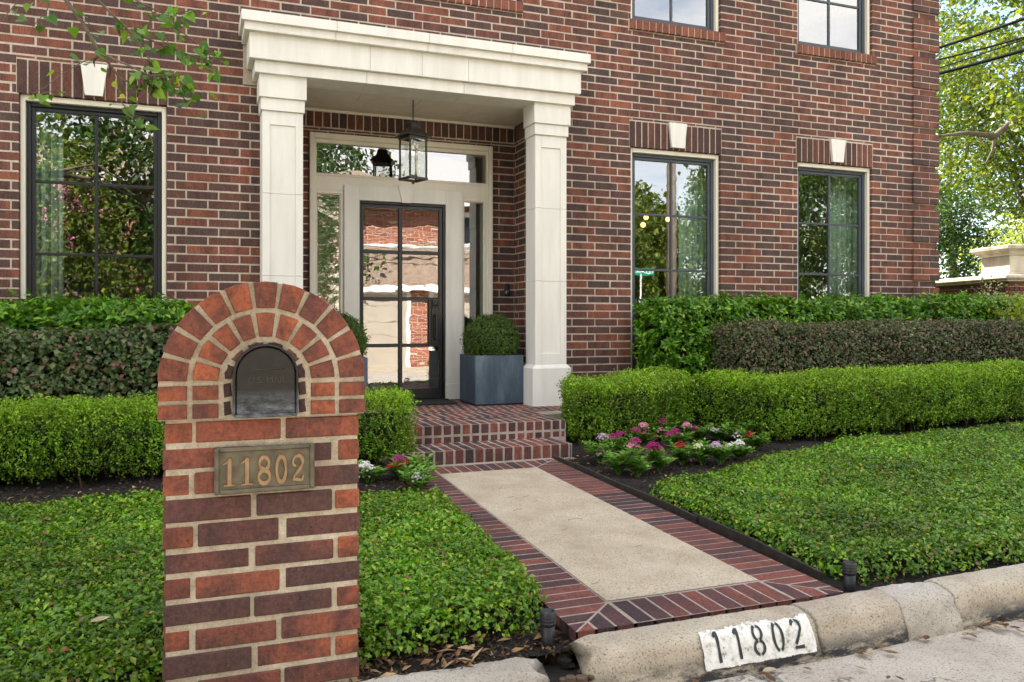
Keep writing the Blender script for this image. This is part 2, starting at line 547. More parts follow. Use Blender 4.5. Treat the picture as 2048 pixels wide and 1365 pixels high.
M['box_leaf'] = leaf_mat('boxwood leaf', [(0, (0.05, 0.135, 0.008)), (0.4, (0.125, 0.265, 0.014)), (0.8, (0.21, 0.38, 0.022)), (0.98, (0.33, 0.49, 0.045)), (1, (0.26, 0.15, 0.06))], 0.4, 0.33, patch=(2.6, 0.55, 1.25))
M['box_lit'] = leaf_mat('boxwood lit new growth leaf', [(0, (0.17, 0.33, 0.02)), (0.6, (0.28, 0.45, 0.03)), (1, (0.40, 0.55, 0.06))], 0.4, 0.35)  # new growth, brightened so its colour carries the light on the hedge tops
M['box_leaf_dark'] = leaf_mat('topiary leaf', [(0, (0.026, 0.065, 0.009)), (0.6, (0.065, 0.135, 0.018)), (1, (0.16, 0.24, 0.04))], 0.4, 0.2)
M['glossy_leaf'] = leaf_mat('glossy shrub leaf', [(0, (0.035, 0.12, 0.010)), (0.5, (0.085, 0.22, 0.015)), (0.85, (0.16, 0.34, 0.022)), (1, (0.32, 0.50, 0.06))], 0.28, 0.33)
M['lorop_leaf'] = leaf_mat('purple green shrub leaf', [(0, (0.035, 0.075, 0.024)), (0.45, (0.085, 0.14, 0.045)), (0.7, (0.14, 0.11, 0.075)), (0.92, (0.21, 0.115, 0.105)), (1, (0.27, 0.23, 0.11))], 0.42, 0.2)
M['lorop_green'] = leaf_mat('dusty green shrub leaf', [(0, (0.035, 0.075, 0.028)), (0.55, (0.095, 0.155, 0.055)), (0.82, (0.15, 0.20, 0.08)), (0.93, (0.17, 0.11, 0.085)), (1, (0.24, 0.11, 0.10))], 0.42, 0.2)
M['cover_leaf'] = leaf_mat('ground cover leaf', [(0, (0.035, 0.105, 0.008)), (0.35, (0.10, 0.235, 0.013)), (0.75, (0.175, 0.355, 0.02)), (0.95, (0.36, 0.45, 0.04)), (0.97, (0.30, 0.15, 0.06)), (1, (0.2, 0.1, 0.05))], 0.32, 0.3, patch=(1.7, 0.55, 1.3))
M['penta_leaf'] = leaf_mat('flowering plant leaf', [(0, (0.09, 0.22, 0.025)), (0.6, (0.15, 0.33, 0.04)), (1, (0.25, 0.43, 0.08))], 0.5, 0.25)
M['redbud_leaf'] = leaf_mat('heart leaf', [(0, (0.04, 0.12, 0.010)), (0.6, (0.10, 0.23, 0.018)), (0.93, (0.22, 0.36, 0.03)), (1, (0.5, 0.4, 0.03))], 0.38, 0.35)
M['tree_leaf'] = leaf_mat('oak leaf', [(0, (0.03, 0.062, 0.008)), (0.5, (0.075, 0.125, 0.013)), (1, (0.18, 0.22, 0.025))], 0.5, 0.38, 0.4, (1.6, 1.4, 0.5))
M['tree_leaf_dark'] = leaf_mat('evergreen leaf', [(0, (0.018, 0.05, 0.010)), (0.6, (0.04, 0.085, 0.015)), (1, (0.08, 0.13, 0.025))], 0.5, 0.3)
M['yellow_leaf'] = leaf_mat('yellow green leaf', [(0, (0.13, 0.19, 0.02)), (1, (0.30, 0.34, 0.05))], 0.5, 0.45)
M['pale_leaf'] = leaf_mat('variegated leaf', [(0, (0.10, 0.16, 0.03)), (0.5, (0.3, 0.34, 0.16)), (1, (0.5, 0.5, 0.3))], 0.5, 0.25)
M['dead_leaf'] = leaf_mat('dry leaf', [(0, (0.10, 0.055, 0.03)), (0.5, (0.24, 0.14, 0.07)), (0.8, (0.36, 0.27, 0.16)), (1, (0.42, 0.36, 0.26))], 0.8, 0.1, 0.2)
_r = [n for n in M['dead_leaf'].node_tree.nodes if n.type == 'VALTORGB'][0]
_oi = M['dead_leaf'].node_tree.nodes.new('ShaderNodeObjectInfo')
M['dead_leaf'].node_tree.links.new(_oi.outputs['Random'], _r.inputs[0])
M['pale_dead_leaf'] = simple_mat('bleached dry leaf', (0.50, 0.42, 0.28), 0.8, 0, 0.2, 40)
M['chip'] = leaf_mat('mulch chip', [(0, (0.012, 0.009, 0.007)), (0.6, (0.04, 0.026, 0.017)), (0.9, (0.09, 0.055, 0.033)), (1, (0.26, 0.18, 0.11))], 0.9, 0.0, 0.2)
M['chip_pale'] = leaf_mat('dry leaf scrap', [(0, (0.10, 0.05, 0.025)), (0.6, (0.24, 0.14, 0.07)), (1, (0.40, 0.30, 0.18))], 0.9, 0.0, 0.2)
M['pod'] = simple_mat('dry seed pod', (0.06, 0.025, 0.018), 0.7, 0, 0.3, 60)
for nm, c in (('magenta', (0.34, 0.02, 0.16)), ('pink', (0.75, 0.27, 0.45)), ('lavender', (0.55, 0.36, 0.56)), ('white_bloom', (0.82, 0.82, 0.78)), ('red', (0.36, 0.012, 0.02)), ('cream_bloom', (0.62, 0.66, 0.38))):
    M[nm] = leaf_mat(nm + ' petals', [(0, tuple(x * 0.75 for x in c)), (1, tuple(min(0.85, x * 1.15) for x in c))], 0.6, 0.2, 0.2, (1.2, 1.1, 1.1))


# ------------------------------------------------------------------ object helpers
def tag(o, label=None, cat=None, group=None, kind=None):
    if label:
        o['label'] = label
    if cat:
        o['category'] = cat
    if group:
        o['group'] = group
    if kind:
        o['kind'] = kind
    return o


def empty(name, loc=(0, 0, 0), rz=0.0):
    o = bpy.data.objects.new(name, None)
    o.empty_display_size = 0.2
    COL.objects.link(o)
    o.location = loc
    o.rotation_euler = (0, 0, rz)
    return o


def link(name, me, parent=None, loc=None, rz=0.0):
    o = bpy.data.objects.new(name, me)
    COL.objects.link(o)
    if parent is not None:
        o.parent = parent
    if loc is not None:
        o.location = loc
        o.rotation_euler = (0, 0, rz)
    return o


def np_mesh(name, V, faces_flat, loop_tot, mats, mat_idx=None, smooth=False):
    me = bpy.data.meshes.new(name)
    V = np.asarray(V, dtype=np.float32)
    ff = np.asarray(faces_flat, dtype=np.int32)
    lt = np.asarray(loop_tot, dtype=np.int32)
    me.vertices.add(len(V))
    me.vertices.foreach_set('co', V.ravel())
    me.loops.add(len(ff))
    me.loops.foreach_set('vertex_index', ff)
    me.polygons.add(len(lt))
    ls = np.zeros(len(lt), dtype=np.int32)
    ls[1:] = np.cumsum(lt)[:-1]
    me.polygons.foreach_set('loop_start', ls)
    me.polygons.foreach_set('loop_total', lt)
    for m in mats:
        me.materials.append(m)
    if mat_idx is not None:
        me.polygons.foreach_set('material_index', np.asarray(mat_idx, dtype=np.int32))
    me.polygons.foreach_set('use_smooth', np.full(len(lt), smooth, dtype=bool))
    me.update(calc_edges=True)
    me.validate()
    return me


class MB:
    """collects boxes, prisms, tubes and lathes; build() links them as ONE mesh"""

    def __init__(s):
        s.V, s.Fc, s.Mi, s.mats, s.sm = [], [], [], [], []

    def mi(s, m):
        if m not in s.mats:
            s.mats.append(m)
        return s.mats.index(m)

    def raw(s, V, Fs, m, smooth=False):
        b = len(s.V)
        s.V += [tuple(v) for v in V]
        k = s.mi(m)
        for f in Fs:
            s.Fc.append(tuple(i + b for i in f))
            s.Mi.append(k)
            s.sm.append(smooth)

    def box(s, x0, x1, y0, y1, z0, z1, m, ch=0.0, fr=None):
        """axis-aligned box, optionally chamfered; fr = function mapping local point to place it in another frame"""
        c = ((x0 + x1) / 2, (y0 + y1) / 2, (z0 + z1) / 2)
        h = (abs(x1 - x0) / 2, abs(y1 - y0) / 2, abs(z1 - z0) / 2)
        if ch <= 0:
            V = [(c[0] + a * h[0], c[1] + b * h[1], c[2] + d * h[2]) for a in (-1, 1) for b in (-1, 1) for d in (-1, 1)]
            Fs = [(0, 1, 3, 2), (4, 6, 7, 5), (0, 4, 5, 1), (2, 3, 7, 6), (0, 2, 6, 4), (1, 5, 7, 3)]
        else:
            ch = min(ch, min(h) * 0.9)
            V = [tuple(c[k] + t[k] * (h[k] - (0 if k == a else ch)) for k in range(3)) for t in CORN for a in range(3)]
            Fs = CH_FACES
        if fr:
            V = [fr(v) for v in V]
        s.raw(V, Fs, m)

    def tube(s, pts, rad, m, n=8, cap=True, smooth=True):
        pts = [np.array(p, float) for p in pts]
        rads = rad if isinstance(rad, (list, tuple)) else [rad] * len(pts)
        V, Fs = [], []
        prev = None
        for i, p in enumerate(pts):
            t = pts[min(i + 1, len(pts) - 1)] - pts[max(i - 1, 0)]
            t = t / (np.linalg.norm(t) + 1e-9)
            if prev is None:
                a = np.cross(t, (0, 0, 1.0)) if abs(t[2]) < 0.95 else np.cross(t, (1.0, 0, 0))
            else:
                a = prev - t * np.dot(prev, t)
            a = a / (np.linalg.norm(a) + 1e-9)
            prev = a
            b = np.cross(t, a)
            for k in range(n):
                q = 2 * pi * k / n
                V.append(tuple(p + (a * cos(q) + b * sin(q)) * rads[i]))
        for i in range(len(pts) - 1):
            for k in range(n):
                Fs.append((i * n + k, i * n + (k + 1) % n, (i + 1) * n + (k + 1) % n, (i + 1) * n + k))
        if cap:
            Fs.append(tuple(range(n))[::-1])
            Fs.append(tuple((len(pts) - 1) * n + k for k in range(n)))
        s.raw(V, Fs, m, smooth)

    def lathe(s, prof, c, m, n=20, smooth=True, sq=False):
        """prof: list of (r, z) round a vertical axis at c"""
        V, Fs = [], []
        for r, z in prof:
            for k in range(n):
                q = 2 * pi * (k + (0.5 if sq else 0)) / n
                V.append((c[0] + r * cos(q), c[1] + r * sin(q), c[2] + z))
        for i in range(len(prof) - 1):
            for k in range(n):
                Fs.append((i * n + k, i * n + (k + 1) % n, (i + 1) * n + (k + 1) % n, (i + 1) * n + k))
        Fs.append(tuple(range(n))[::-1])
        Fs.append(tuple((len(prof) - 1) * n + k for k in range(n)))
        s.raw(V, Fs, m, smooth)

    def prism(s, poly, ext, m, fr):
        """extrude 2-D polygon (convex or not) by ext along the third local axis; fr maps (u, v, w) to space"""
        n = len(poly)
        V = [fr((u, v, 0)) for u, v in poly] + [fr((u, v, ext)) for u, v in poly]
        Fs = [tuple(range(n))[::-1], tuple(range(n, 2 * n))]
        for i in range(n):
            j = (i + 1) % n
            Fs.append((i, j, n + j, n + i))
        s.raw(V, Fs, m)

    def build(s, name, parent=None, loc=None, rz=0.0):
        flat = [i for f in s.Fc for i in f]
        me = np_mesh(name, s.V if s.V else [(0, 0, 0)], flat, [len(f) for f in s.Fc], s.mats, s.Mi)
        me.polygons.foreach_set('use_smooth', np.array(s.sm, dtype=bool))
        return link(name, me, parent, loc, rz)


CORN = [(a, b, c) for a in (-1, 1) for b in (-1, 1) for c in (-1, 1)]


def _chamfer_faces():
    ci = {t: i for i, t in enumerate(CORN)}
    pos = []
    for t in CORN:
        for a in range(3):
            pos.append(np.array([t[k] * (1.0 if k == a else 0.8) for k in range(3)]))
    Fs = []
    for a in range(3):
        b, c = (a + 1) % 3, (a + 2) % 3
        for sg in (-1, 1):
            q = []
            for (p, r) in ((-1, -1), (1, -1), (1, 1), (-1, 1)):
                t = [0, 0, 0]
                t[a], t[b], t[c] = sg, p, r
                q.append(ci[tuple(t)] * 3 + a)
            Fs.append(q)
        for p in (-1, 1):
            for r in (-1, 1):
                t0, t1 = [0, 0, 0], [0, 0, 0]
                t0[a], t0[b], t0[c] = -1, p, r
                t1[a], t1[b], t1[c] = 1, p, r
                i0, i1 = ci[tuple(t0)], ci[tuple(t1)]
                Fs.append([i0 * 3 + b, i1 * 3 + b, i1 * 3 + c, i0 * 3 + c])
    for i in range(8):
        Fs.append([i * 3, i * 3 + 1, i * 3 + 2])
    out = []
    for f in Fs:
        P = [pos[i] for i in f]
        nrm = np.cross(P[1] - P[0], P[2] - P[0])
        if np.dot(nrm, sum(P)) < 0:
            f = f[::-1]
        out.append(tuple(f))
    return out


CH_FACES = _chamfer_faces()


class Bricks(MB):
    """many chamfered bricks plus the mortar they sit in"""

    def brick(s, fr, u0, u1, v0, v1, w0, w1, m, ch=0.0035, jit=0.0012):
        j = lambda: R.uniform(-jit, jit)
        s.box(u0 + j(), u1 + j(), v0 + j(), v1 + j(), w0, w1 + j(), m, ch, fr)

    def fill(s, fr, u0, u1, v0, v1, holes, m, pitch=0.254, course=0.0762, joint=0.0118, vph=0.0, uph=0.0, off=1 / 3,
             depth=0.1, proud=0.0, cond=None):
        """courses of stretchers over a rectangle, clipped to holes (u0, u1, v0, v1)"""
        k0 = int(math.floor((v0 - vph) / course)) - 1
        k1 = int(math.ceil((v1 - vph) / course)) + 1
        for k in range(k0, k1):
            a, b = max(v0, vph + k * course), min(v1, vph + (k + 1) * course)
            if b - a < 0.02:
                continue
            hs = [h for h in holes if h[2] < b - 1e-4 and h[3] > a + 1e-4]
            cuts = sorted({u0, u1} | {min(max(h[0], u0), u1) for h in hs} | {min(max(h[1], u0), u1) for h in hs})
            for c0, c1 in zip(cuts[:-1], cuts[1:]):
                if c1 - c0 < 0.012:
                    continue
                mid = (c0 + c1) / 2
                va, vb = a, b
                for h in hs:
                    if h[0] <= mid <= h[1]:
                        if h[2] <= va + 1e-4 and h[3] >= vb - 1e-4:
                            va = vb
                        elif h[2] <= va + 1e-4:
                            va = h[3]
                        else:
                            vb = h[2]
                if vb - va < 0.018:
                    continue
                ph = uph + (pitch * off if k % 2 else 0.0)
                i0 = int(math.floor((c0 - ph) / pitch))
                i1 = int(math.ceil((c1 - ph) / pitch))
                edges0 = c0 > u0 + 1e-6
                edges1 = c1 < u1 - 1e-6
                for i in range(i0, i1):
                    l = max(c0, ph + i * pitch)
                    r = min(c1, ph + (i + 1) * pitch)
                    if r - l < 0.03:
                        continue
                    jl = joint / 2 if l > c0 + 1e-6 else (0.0 if edges0 or l == u0 else joint / 2)
                    jr = joint / 2 if r < c1 - 1e-6 else (0.0 if edges1 or r == u1 else joint / 2)
                    # swallow slivers left at the ends
                    if l > c0 + 1e-6 and l - c0 < 0.03:
                        l, jl = c0, 0.0
                    if r < c1 - 1e-6 and c1 - r < 0.03:
                        r, jr = c1, 0.0
                    s.brick(fr, l + jl, r - jr, va + joint / 2, vb - joint / 2, -depth, proud + R.uniform(-0.0015, 0.0015), m)


def frame_xz(y):            # facade: u = x, v = z, w towards the street
    return lambda p: (p[0], y - p[2], p[1])


def frame_yz(x, sgn):       # side wall: u = y, v = z, w along sgn * x
    return lambda p: (x + sgn * p[2], p[0], p[1])


def frame_xy(z):            # floor: u = x, v = y, w up
    return lambda p: (p[0], p[1], z + p[2])


# ------------------------------------------------------------------ leaves
def leaf_arrays(P, Nrm, A, L, W, fold=0.25, curl=0.0):
    """5-vertex folded leaves: P base, Nrm blade normal, A axis; all (n, 3)"""
    n = len(P)
    A = A - Nrm * np.sum(A * Nrm, 1)[:, None]
    A /= np.linalg.norm(A, axis=1)[:, None] + 1e-9
    B = np.cross(Nrm, A)
    L = np.broadcast_to(np.asarray(L, float), (n,))[:, None]
    W = np.broadcast_to(np.asarray(W, float), (n,))[:, None]
    V = np.empty((n, 5, 3), dtype=np.float32)
    V[:, 0] = P
    V[:, 1] = P + A * L * 0.5 - B * W * 0.5 + Nrm * W * fold
    V[:, 2] = P + A * L * 0.5 + Nrm * L * curl
    V[:, 3] = P + A * L * 0.5 + B * W * 0.5 + Nrm * W * fold
    V[:, 4] = P + A * L - Nrm * L * curl
    Ft = np.array([0, 2, 1, 0, 3, 2, 2, 4, 1, 2, 3, 4])
    idx = (np.arange(n)[:, None] * 5 + Ft[None, :]).ravel()
    return V.reshape(-1, 3), idx


def leaf_mesh(name, P, Nrm, A, L, W, mat, fold=0.25, curl=0.05):
    V, idx = leaf_arrays(P, Nrm, A, L, W, fold, curl)
    return np_mesh(name, V, idx, np.full(len(idx) // 3, 3), [mat])


def unit(a):
    return a / (np.linalg.norm(a, axis=-1, keepdims=True) + 1e-9)


def rnd_dir(n):
    return unit(NR.normal(size=(n, 3)))


def lumps(P, sc, seed=0):
    """cheap smooth 3-D noise in about [-1, 1]"""
    r = np.random.default_rng(seed)
    out = np.zeros(len(P))
    for i in range(7):
        k = unit(r.normal(size=3)) * sc * r.uniform(0.6, 1.9)
        out += np.sin(P @ k + r.uniform(0, 6.28))
    return out / 3.2


def poly_sample(pts, s):
    """points and outward (street side) normals along a polyline of (x, y) at fractions s"""
    p = np.array(pts, float)
    seg = np.diff(p, axis=0)
    ln = np.linalg.norm(seg, axis=1)
    cum = np.concatenate([[0], np.cumsum(ln)])
    d = s * cum[-1]
    i = np.clip(np.searchsorted(cum, d, 'right') - 1, 0, len(seg) - 1)
    t = (d - cum[i]) / ln[i]
    q = p[i] + seg[i] * t[:, None]
    dirv = seg[i] / ln[i][:, None]
    nrm = np.stack([dirv[:, 1], -dirv[:, 0]], 1)
    return q, nrm, cum[-1]


def soil_z(x, y):
    x = np.asarray(x, float)
    y = np.asarray(y, float)
    z = np.interp(y, [-4.8, -4.55, -2.0, -1.0, 0.0], [0.085, 0.105, 0.185, 0.24, 0.27])
    return z + 0.012 * np.clip(x - 3.0, 0, 6)


def hedge(name, label, line, depth, height, mat, n, style, seed, L=0.016, W=0.010, rough=0.025, bottom=0.0, top_wob=0.012, flare=0.0,
          cat='hedge', legs=True, zfix=None, fuzz=0.02):
    """clipped hedge: sprigs over the front, top, ends and back of a lumpy box set along a line, over a twiggy inside"""
    _, _, length = poly_sample(line, np.array([0.0, 1.0]))
    areas = np.array([length * height, length * depth, length * height * 0.5, depth * height, depth * height])
    cl = 6 if style == 'box' else (6 if style == 'rosette' else 4)
    m = n // cl
    face = NR.choice(5, m, p=areas / areas.sum())
    s = NR.uniform(0, 1, m)
    v = NR.uniform(0, 1, m)
    s = np.where(face == 3, 0.0, np.where(face == 4, 1.0, s))
    q, nr, _ = poly_sample(line, s)
    base_c = q - nr * depth * 0.5
    back = np.where(face == 0, 0.0, np.where(face == 2, depth, v * depth))
    q = q - nr * back[:, None]
    zf = np.where(face == 1, 1.0, np.where((face == 3) | (face == 4), NR.uniform(0, 1, m), v))
    dirv = np.stack([-nr[:, 1], nr[:, 0]], 1)
    O = np.zeros((m, 3))
    O[:, :2] = np.where((face == 0)[:, None], nr, np.where((face == 2)[:, None], -nr, np.where((face == 3)[:, None], -dirv, np.where((face == 4)[:, None], dirv, 0))))
    O[face == 1, 2] = 1.0
    gz = soil_z(base_c[:, 0], base_c[:, 1]) if zfix is None else np.full(m, zfix)
    P = np.empty((m, 3))
    P[:, :2] = q
    P[:, 2] = gz + bottom + (height - bottom) * zf
    # rounded upper edges, ragged bottom, lumps
    edge = np.clip((zf - 0.94) / 0.06, 0, 1)
    P[:, :2] -= O[:, :2] * (edge ** 2 * 0.012)[:, None]
    low = np.clip((0.18 - zf) / 0.18, 0, 1)
    P[:, :2] -= O[:, :2] * (low * 0.05)[:, None]
    P[:, :2] += O[:, :2] * (zf * flare)[:, None]
    P += O * (lumps(P, 7.0, seed) * rough)[:, None]
    P += O * (lumps(P, 24.0, seed + 1) * rough * 0.5)[:, None]
    if style == 'box':          # upright shoots stand in loose columns with shadowed gaps between
        P += O * (lumps(P * np.array([1, 1, 0.22]), 52.0, seed + 5) * 0.016)[:, None]
    P[:, 2] += lumps(P * np.array([1, 1, 0.0]), 3.0, seed + 2) * top_wob * (zf > 0.5)
    P += O * (NR.exponential(0.012, m) * np.where(NR.random(m) < 0.62, -2.6, fuzz / 0.03))[:, None]
    keep = ~((zf < 0.10) & (NR.random(m) < 0.5))
    P, O = P[keep], O[keep]
    m = len(P)
    if style == 'box':          # upright sprigs, leaves up the stem
        st = unit(O * 0.55 + np.array([0, 0, 1.0]) + NR.normal(size=(m, 3)) * 0.38)
        t = np.tile(np.linspace(0.0, 1.0, cl), (m, 1)) * (L * 3.0)
        PP = (P[:, None, :] + st[:, None, :] * t[:, :, None]).reshape(-1, 3)
        ST = np.repeat(st, cl, 0)
        ax = unit(ST * 0.55 + rnd_dir(m * cl))
        nn = unit(np.cross(ax, np.cross(ST, ax)) * -1 + ST * 0.9 + rnd_dir(m * cl) * 0.5)
    elif style == 'rosette':    # whorls of larger leaves facing out and up
        st = unit(O * 0.75 + np.array([0, 0, 0.8]) + NR.normal(size=(m, 3)) * 0.35)
        ref = unit(np.cross(st, rnd_dir(m)))
        b2 = np.cross(st, ref)
        ph = np.arange(cl) * (2 * pi / cl)
        PP, AX, NN = [], [], []
        for k in range(cl):
            rad = unit(ref * cos(ph[k]) + b2 * sin(ph[k]) + NR.normal(size=(m, 3)) * 0.18)
            up = NR.uniform(0.15, 1.0, m)[:, None]
            a = unit(rad + st * up)
            PP.append(P + st * (0.006 * k))
            AX.append(a)
            NN.append(unit(st - rad * up * 0.8 + NR.normal(size=(m, 3)) * 0.2))
        PP, ax, nn = np.concatenate(PP), np.concatenate(AX), np.concatenate(NN)
    else:                       # loose leaves, arching
        PP = np.repeat(P, cl, 0) + NR.normal(size=(m * cl, 3)) * 0.014
        OO = np.repeat(O, cl, 0)
        ax = unit(rnd_dir(m * cl) + np.array([0, 0, 0.25]) + OO * 0.3)
        nn = unit(OO * 0.7 + np.array([0, 0, 0.5]) + rnd_dir(m * cl) * 0.75)
    k = len(PP)
    sc = NR.uniform(0.65, 1.2, k)
    root = empty(name, (line[0][0], line[0][1], 0))
    tag(root, label, cat)
    if style == 'box':          # new growth in a paler leaf colour that paints in the lit hedge top
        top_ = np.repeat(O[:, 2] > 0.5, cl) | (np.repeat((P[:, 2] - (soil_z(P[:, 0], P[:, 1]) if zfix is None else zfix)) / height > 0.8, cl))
        lit_young = NR.random(k) < np.where(top_, 0.6, 0.10)
    else:
        lit_young = np.zeros(k, bool)
    for nm_, sel, mt_ in (('foliage', ~lit_young, mat), ('lit_new_growth', lit_young, M['box_lit'])):
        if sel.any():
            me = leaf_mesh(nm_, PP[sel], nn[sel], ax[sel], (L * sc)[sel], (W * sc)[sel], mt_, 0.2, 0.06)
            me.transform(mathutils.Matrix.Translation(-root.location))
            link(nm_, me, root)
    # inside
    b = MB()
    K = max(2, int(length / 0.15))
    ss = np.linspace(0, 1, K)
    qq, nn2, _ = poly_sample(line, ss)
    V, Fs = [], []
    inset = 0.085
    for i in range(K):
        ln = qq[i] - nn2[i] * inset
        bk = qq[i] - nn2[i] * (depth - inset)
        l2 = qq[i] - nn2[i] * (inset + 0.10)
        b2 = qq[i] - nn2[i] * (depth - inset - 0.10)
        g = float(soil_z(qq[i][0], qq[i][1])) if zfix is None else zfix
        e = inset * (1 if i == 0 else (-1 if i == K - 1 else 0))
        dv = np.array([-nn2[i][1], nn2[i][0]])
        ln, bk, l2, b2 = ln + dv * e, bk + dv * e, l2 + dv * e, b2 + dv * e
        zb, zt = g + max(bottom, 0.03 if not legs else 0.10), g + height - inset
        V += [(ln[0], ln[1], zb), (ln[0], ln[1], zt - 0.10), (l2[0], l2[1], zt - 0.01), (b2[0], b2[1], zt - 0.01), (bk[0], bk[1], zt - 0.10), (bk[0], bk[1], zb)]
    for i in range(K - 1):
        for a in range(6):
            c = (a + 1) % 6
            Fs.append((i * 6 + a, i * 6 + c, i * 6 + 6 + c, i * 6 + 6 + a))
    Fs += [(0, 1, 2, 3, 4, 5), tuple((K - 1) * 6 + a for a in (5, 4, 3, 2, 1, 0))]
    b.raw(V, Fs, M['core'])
    if legs:
        for i in range(int(length / 0.09)):
            t = np.array([R.random()])
            q1, n1, _ = poly_sample(line, t)
            x, y = q1[0] - n1[0] * R.uniform(0.05, depth * 0.6)
            g = float(soil_z(x, y)) if zfix is None else zfix
            dx, dy = R.uniform(-0.08, 0.08), R.uniform(-0.06, 0.04)
            b.tube([(x, y, g - 0.02), (x + dx * 0.4, y + dy * 0.4, g + 0.1), (x + dx, y + dy, g + 0.24)], [0.007, 0.005, 0.003], M['twig'], 5, False)
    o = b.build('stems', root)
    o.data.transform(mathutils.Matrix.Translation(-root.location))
    return root


import mathutils
from mathutils import Vector

# ------------------------------------------------------------------ the setting
def grid_mesh(name, xs, ys, zf, mat):
    X, Y = np.meshgrid(xs, ys, indexing='ij')
    Z = zf(X, Y)
    V = np.stack([X, Y, Z], -1).reshape(-1, 3)
    nx, ny = len(xs), len(ys)
    i, j = np.meshgrid(np.arange(nx - 1), np.arange(ny - 1), indexing='ij')
    a = i * ny + j
    q = np.stack([a, a + ny, a + ny + 1, a + 1], -1).reshape(-1)
    return np_mesh(name, V, q, np.full((nx - 1) * (ny - 1), 4), [mat], None, True)


g = MB()
g.raw([(-600, -600, -0.06), (600, -600, -0.06), (600, 600, -0.06), (-600, 600, -0.06)], [(0, 1, 2, 3)], M['lawn'])
tag(g.build('ground'), kind='structure')
rd = grid_mesh('road', np.linspace(-60, 60, 240), np.linspace(-11.2, -4.83, 40), lambda X, Y: -0.012 + 0.004 * np.sin(X * 1.3) + 0.003 * np.sin(Y * 4 + X), M['road'])
tag(link('road', rd), kind='structure')


def soil_field(X, Y):
    z = soil_z(X, Y)
    P = np.stack([X.ravel(), Y.ravel(), np.zeros(X.size)], 1)
    return z + (lumps(P, 9, 3) * 0.012 + lumps(P, 31, 4) * 0.006).reshape(X.shape)


PATH_L = lambda y: 1.50 + (y + 4.61) * 0.028      # inner edges of the walk
PATH_R = lambda y: 2.214 + (y + 4.61) * 0.028
so = grid_mesh('soil', np.concatenate([np.linspace(-6, -1.5, 40), np.linspace(-1.4, 1.30, 110)]), np.linspace(-4.80, 0.0, 190), soil_field, M['soil'])
tag(link('soil', so), kind='structure')
so2 = grid_mesh('soil', np.concatenate([np.linspace(2.50, 5.5, 120), np.linspace(5.6, 14, 60)]), np.linspace(-4.80, 0.0, 190), soil_field, M['soil'])
tag(link('soil', so2), kind='structure')
sb = MB()
sb.box(1.28, 2.52, -4.80, -1.6, 0.0, 0.10, M['soil'])
sb.box(8.3, 30, 0.0, 12, 0.0, 0.25, M['lawn'])
sb.box(-30, -6.0, -4.8, 14, 0.0, 0.18, M['lawn'])
sb.box(14.0, 30, -4.8, 0.0, 0.0, 0.25, M['lawn'])
tag(sb.build('ground'), kind='structure')

# ---- front walk: aggregate slab with a brick border
walk = empty('path', (1.9, -3.2, 0.15))
tag(walk, kind='structure')
pz = lambda y: 0.14 + (y + 4.79) * 0.02
WY0, WY1 = -4.79, -1.70


def path_fr(p):
    return (p[0] - 1.9, p[1] + 3.2, pz(p[1]) + p[2] - 0.15)


w = MB()
xs0, ys0, ys1 = 0, -4.56, -2.02
V, Fs = [], []
for i in range(41):
    y = ys0 + (ys1 - ys0) * i / 40
    for x in (PATH_L(y), PATH_R(y)):
        V.append(path_fr((x, y, 0.0075)))
for i in range(40):
    Fs.append((2 * i, 2 * i + 1, 2 * i + 3, 2 * i + 2))
w.raw(V, Fs, M['slab'])
w.build('concrete_slab', walk)
w = MB()       # mortar bed
V, Fs = [], []
for i in range(41):
    y = WY0 + (WY1 - WY0) * i / 40
    for x in (PATH_L(y) - 0.235, PATH_R(y) + 0.24):
        V.append(path_fr((x, y, 0.0045)))
for i in range(40):
    Fs.append((2 * i, 2 * i + 1, 2 * i + 3, 2 * i + 2))
w.raw(V, Fs, M['mortar_floor'])
w.build('mortar_bed', walk)
w = Bricks()
pit, jt = 0.0755, 0.010
shear = lambda p: path_fr((p[0] + (p[1] + 4.61) * 0.028, p[1], p[2]))


def quad_brick(mb, pts, m, h=0.003, d=0.04, ch=0.002):
    """a flat paver from four plan points, with a small chamfer"""
    P = [np.array(p, float) for p in pts]
    c = sum(P) / len(P)
    n = len(P)
    inn = [p + (c - p) / (np.linalg.norm(c - p) + 1e-6) * ch * 1.3 for p in P]
    V = [shear((p[0], p[1], -d)) for p in P] + [shear((p[0], p[1], h - ch)) for p in P] + [shear((p[0], p[1], h)) for p in inn]
    Fs = [tuple(range(2 * n, 3 * n))]
    for i in range(n):
        j = (i + 1) % n
        Fs += [(i, j, n + j, n + i), (n + i, n + j, 2 * n + j, 2 * n + i)]
    mb.raw(V, Fs, m)


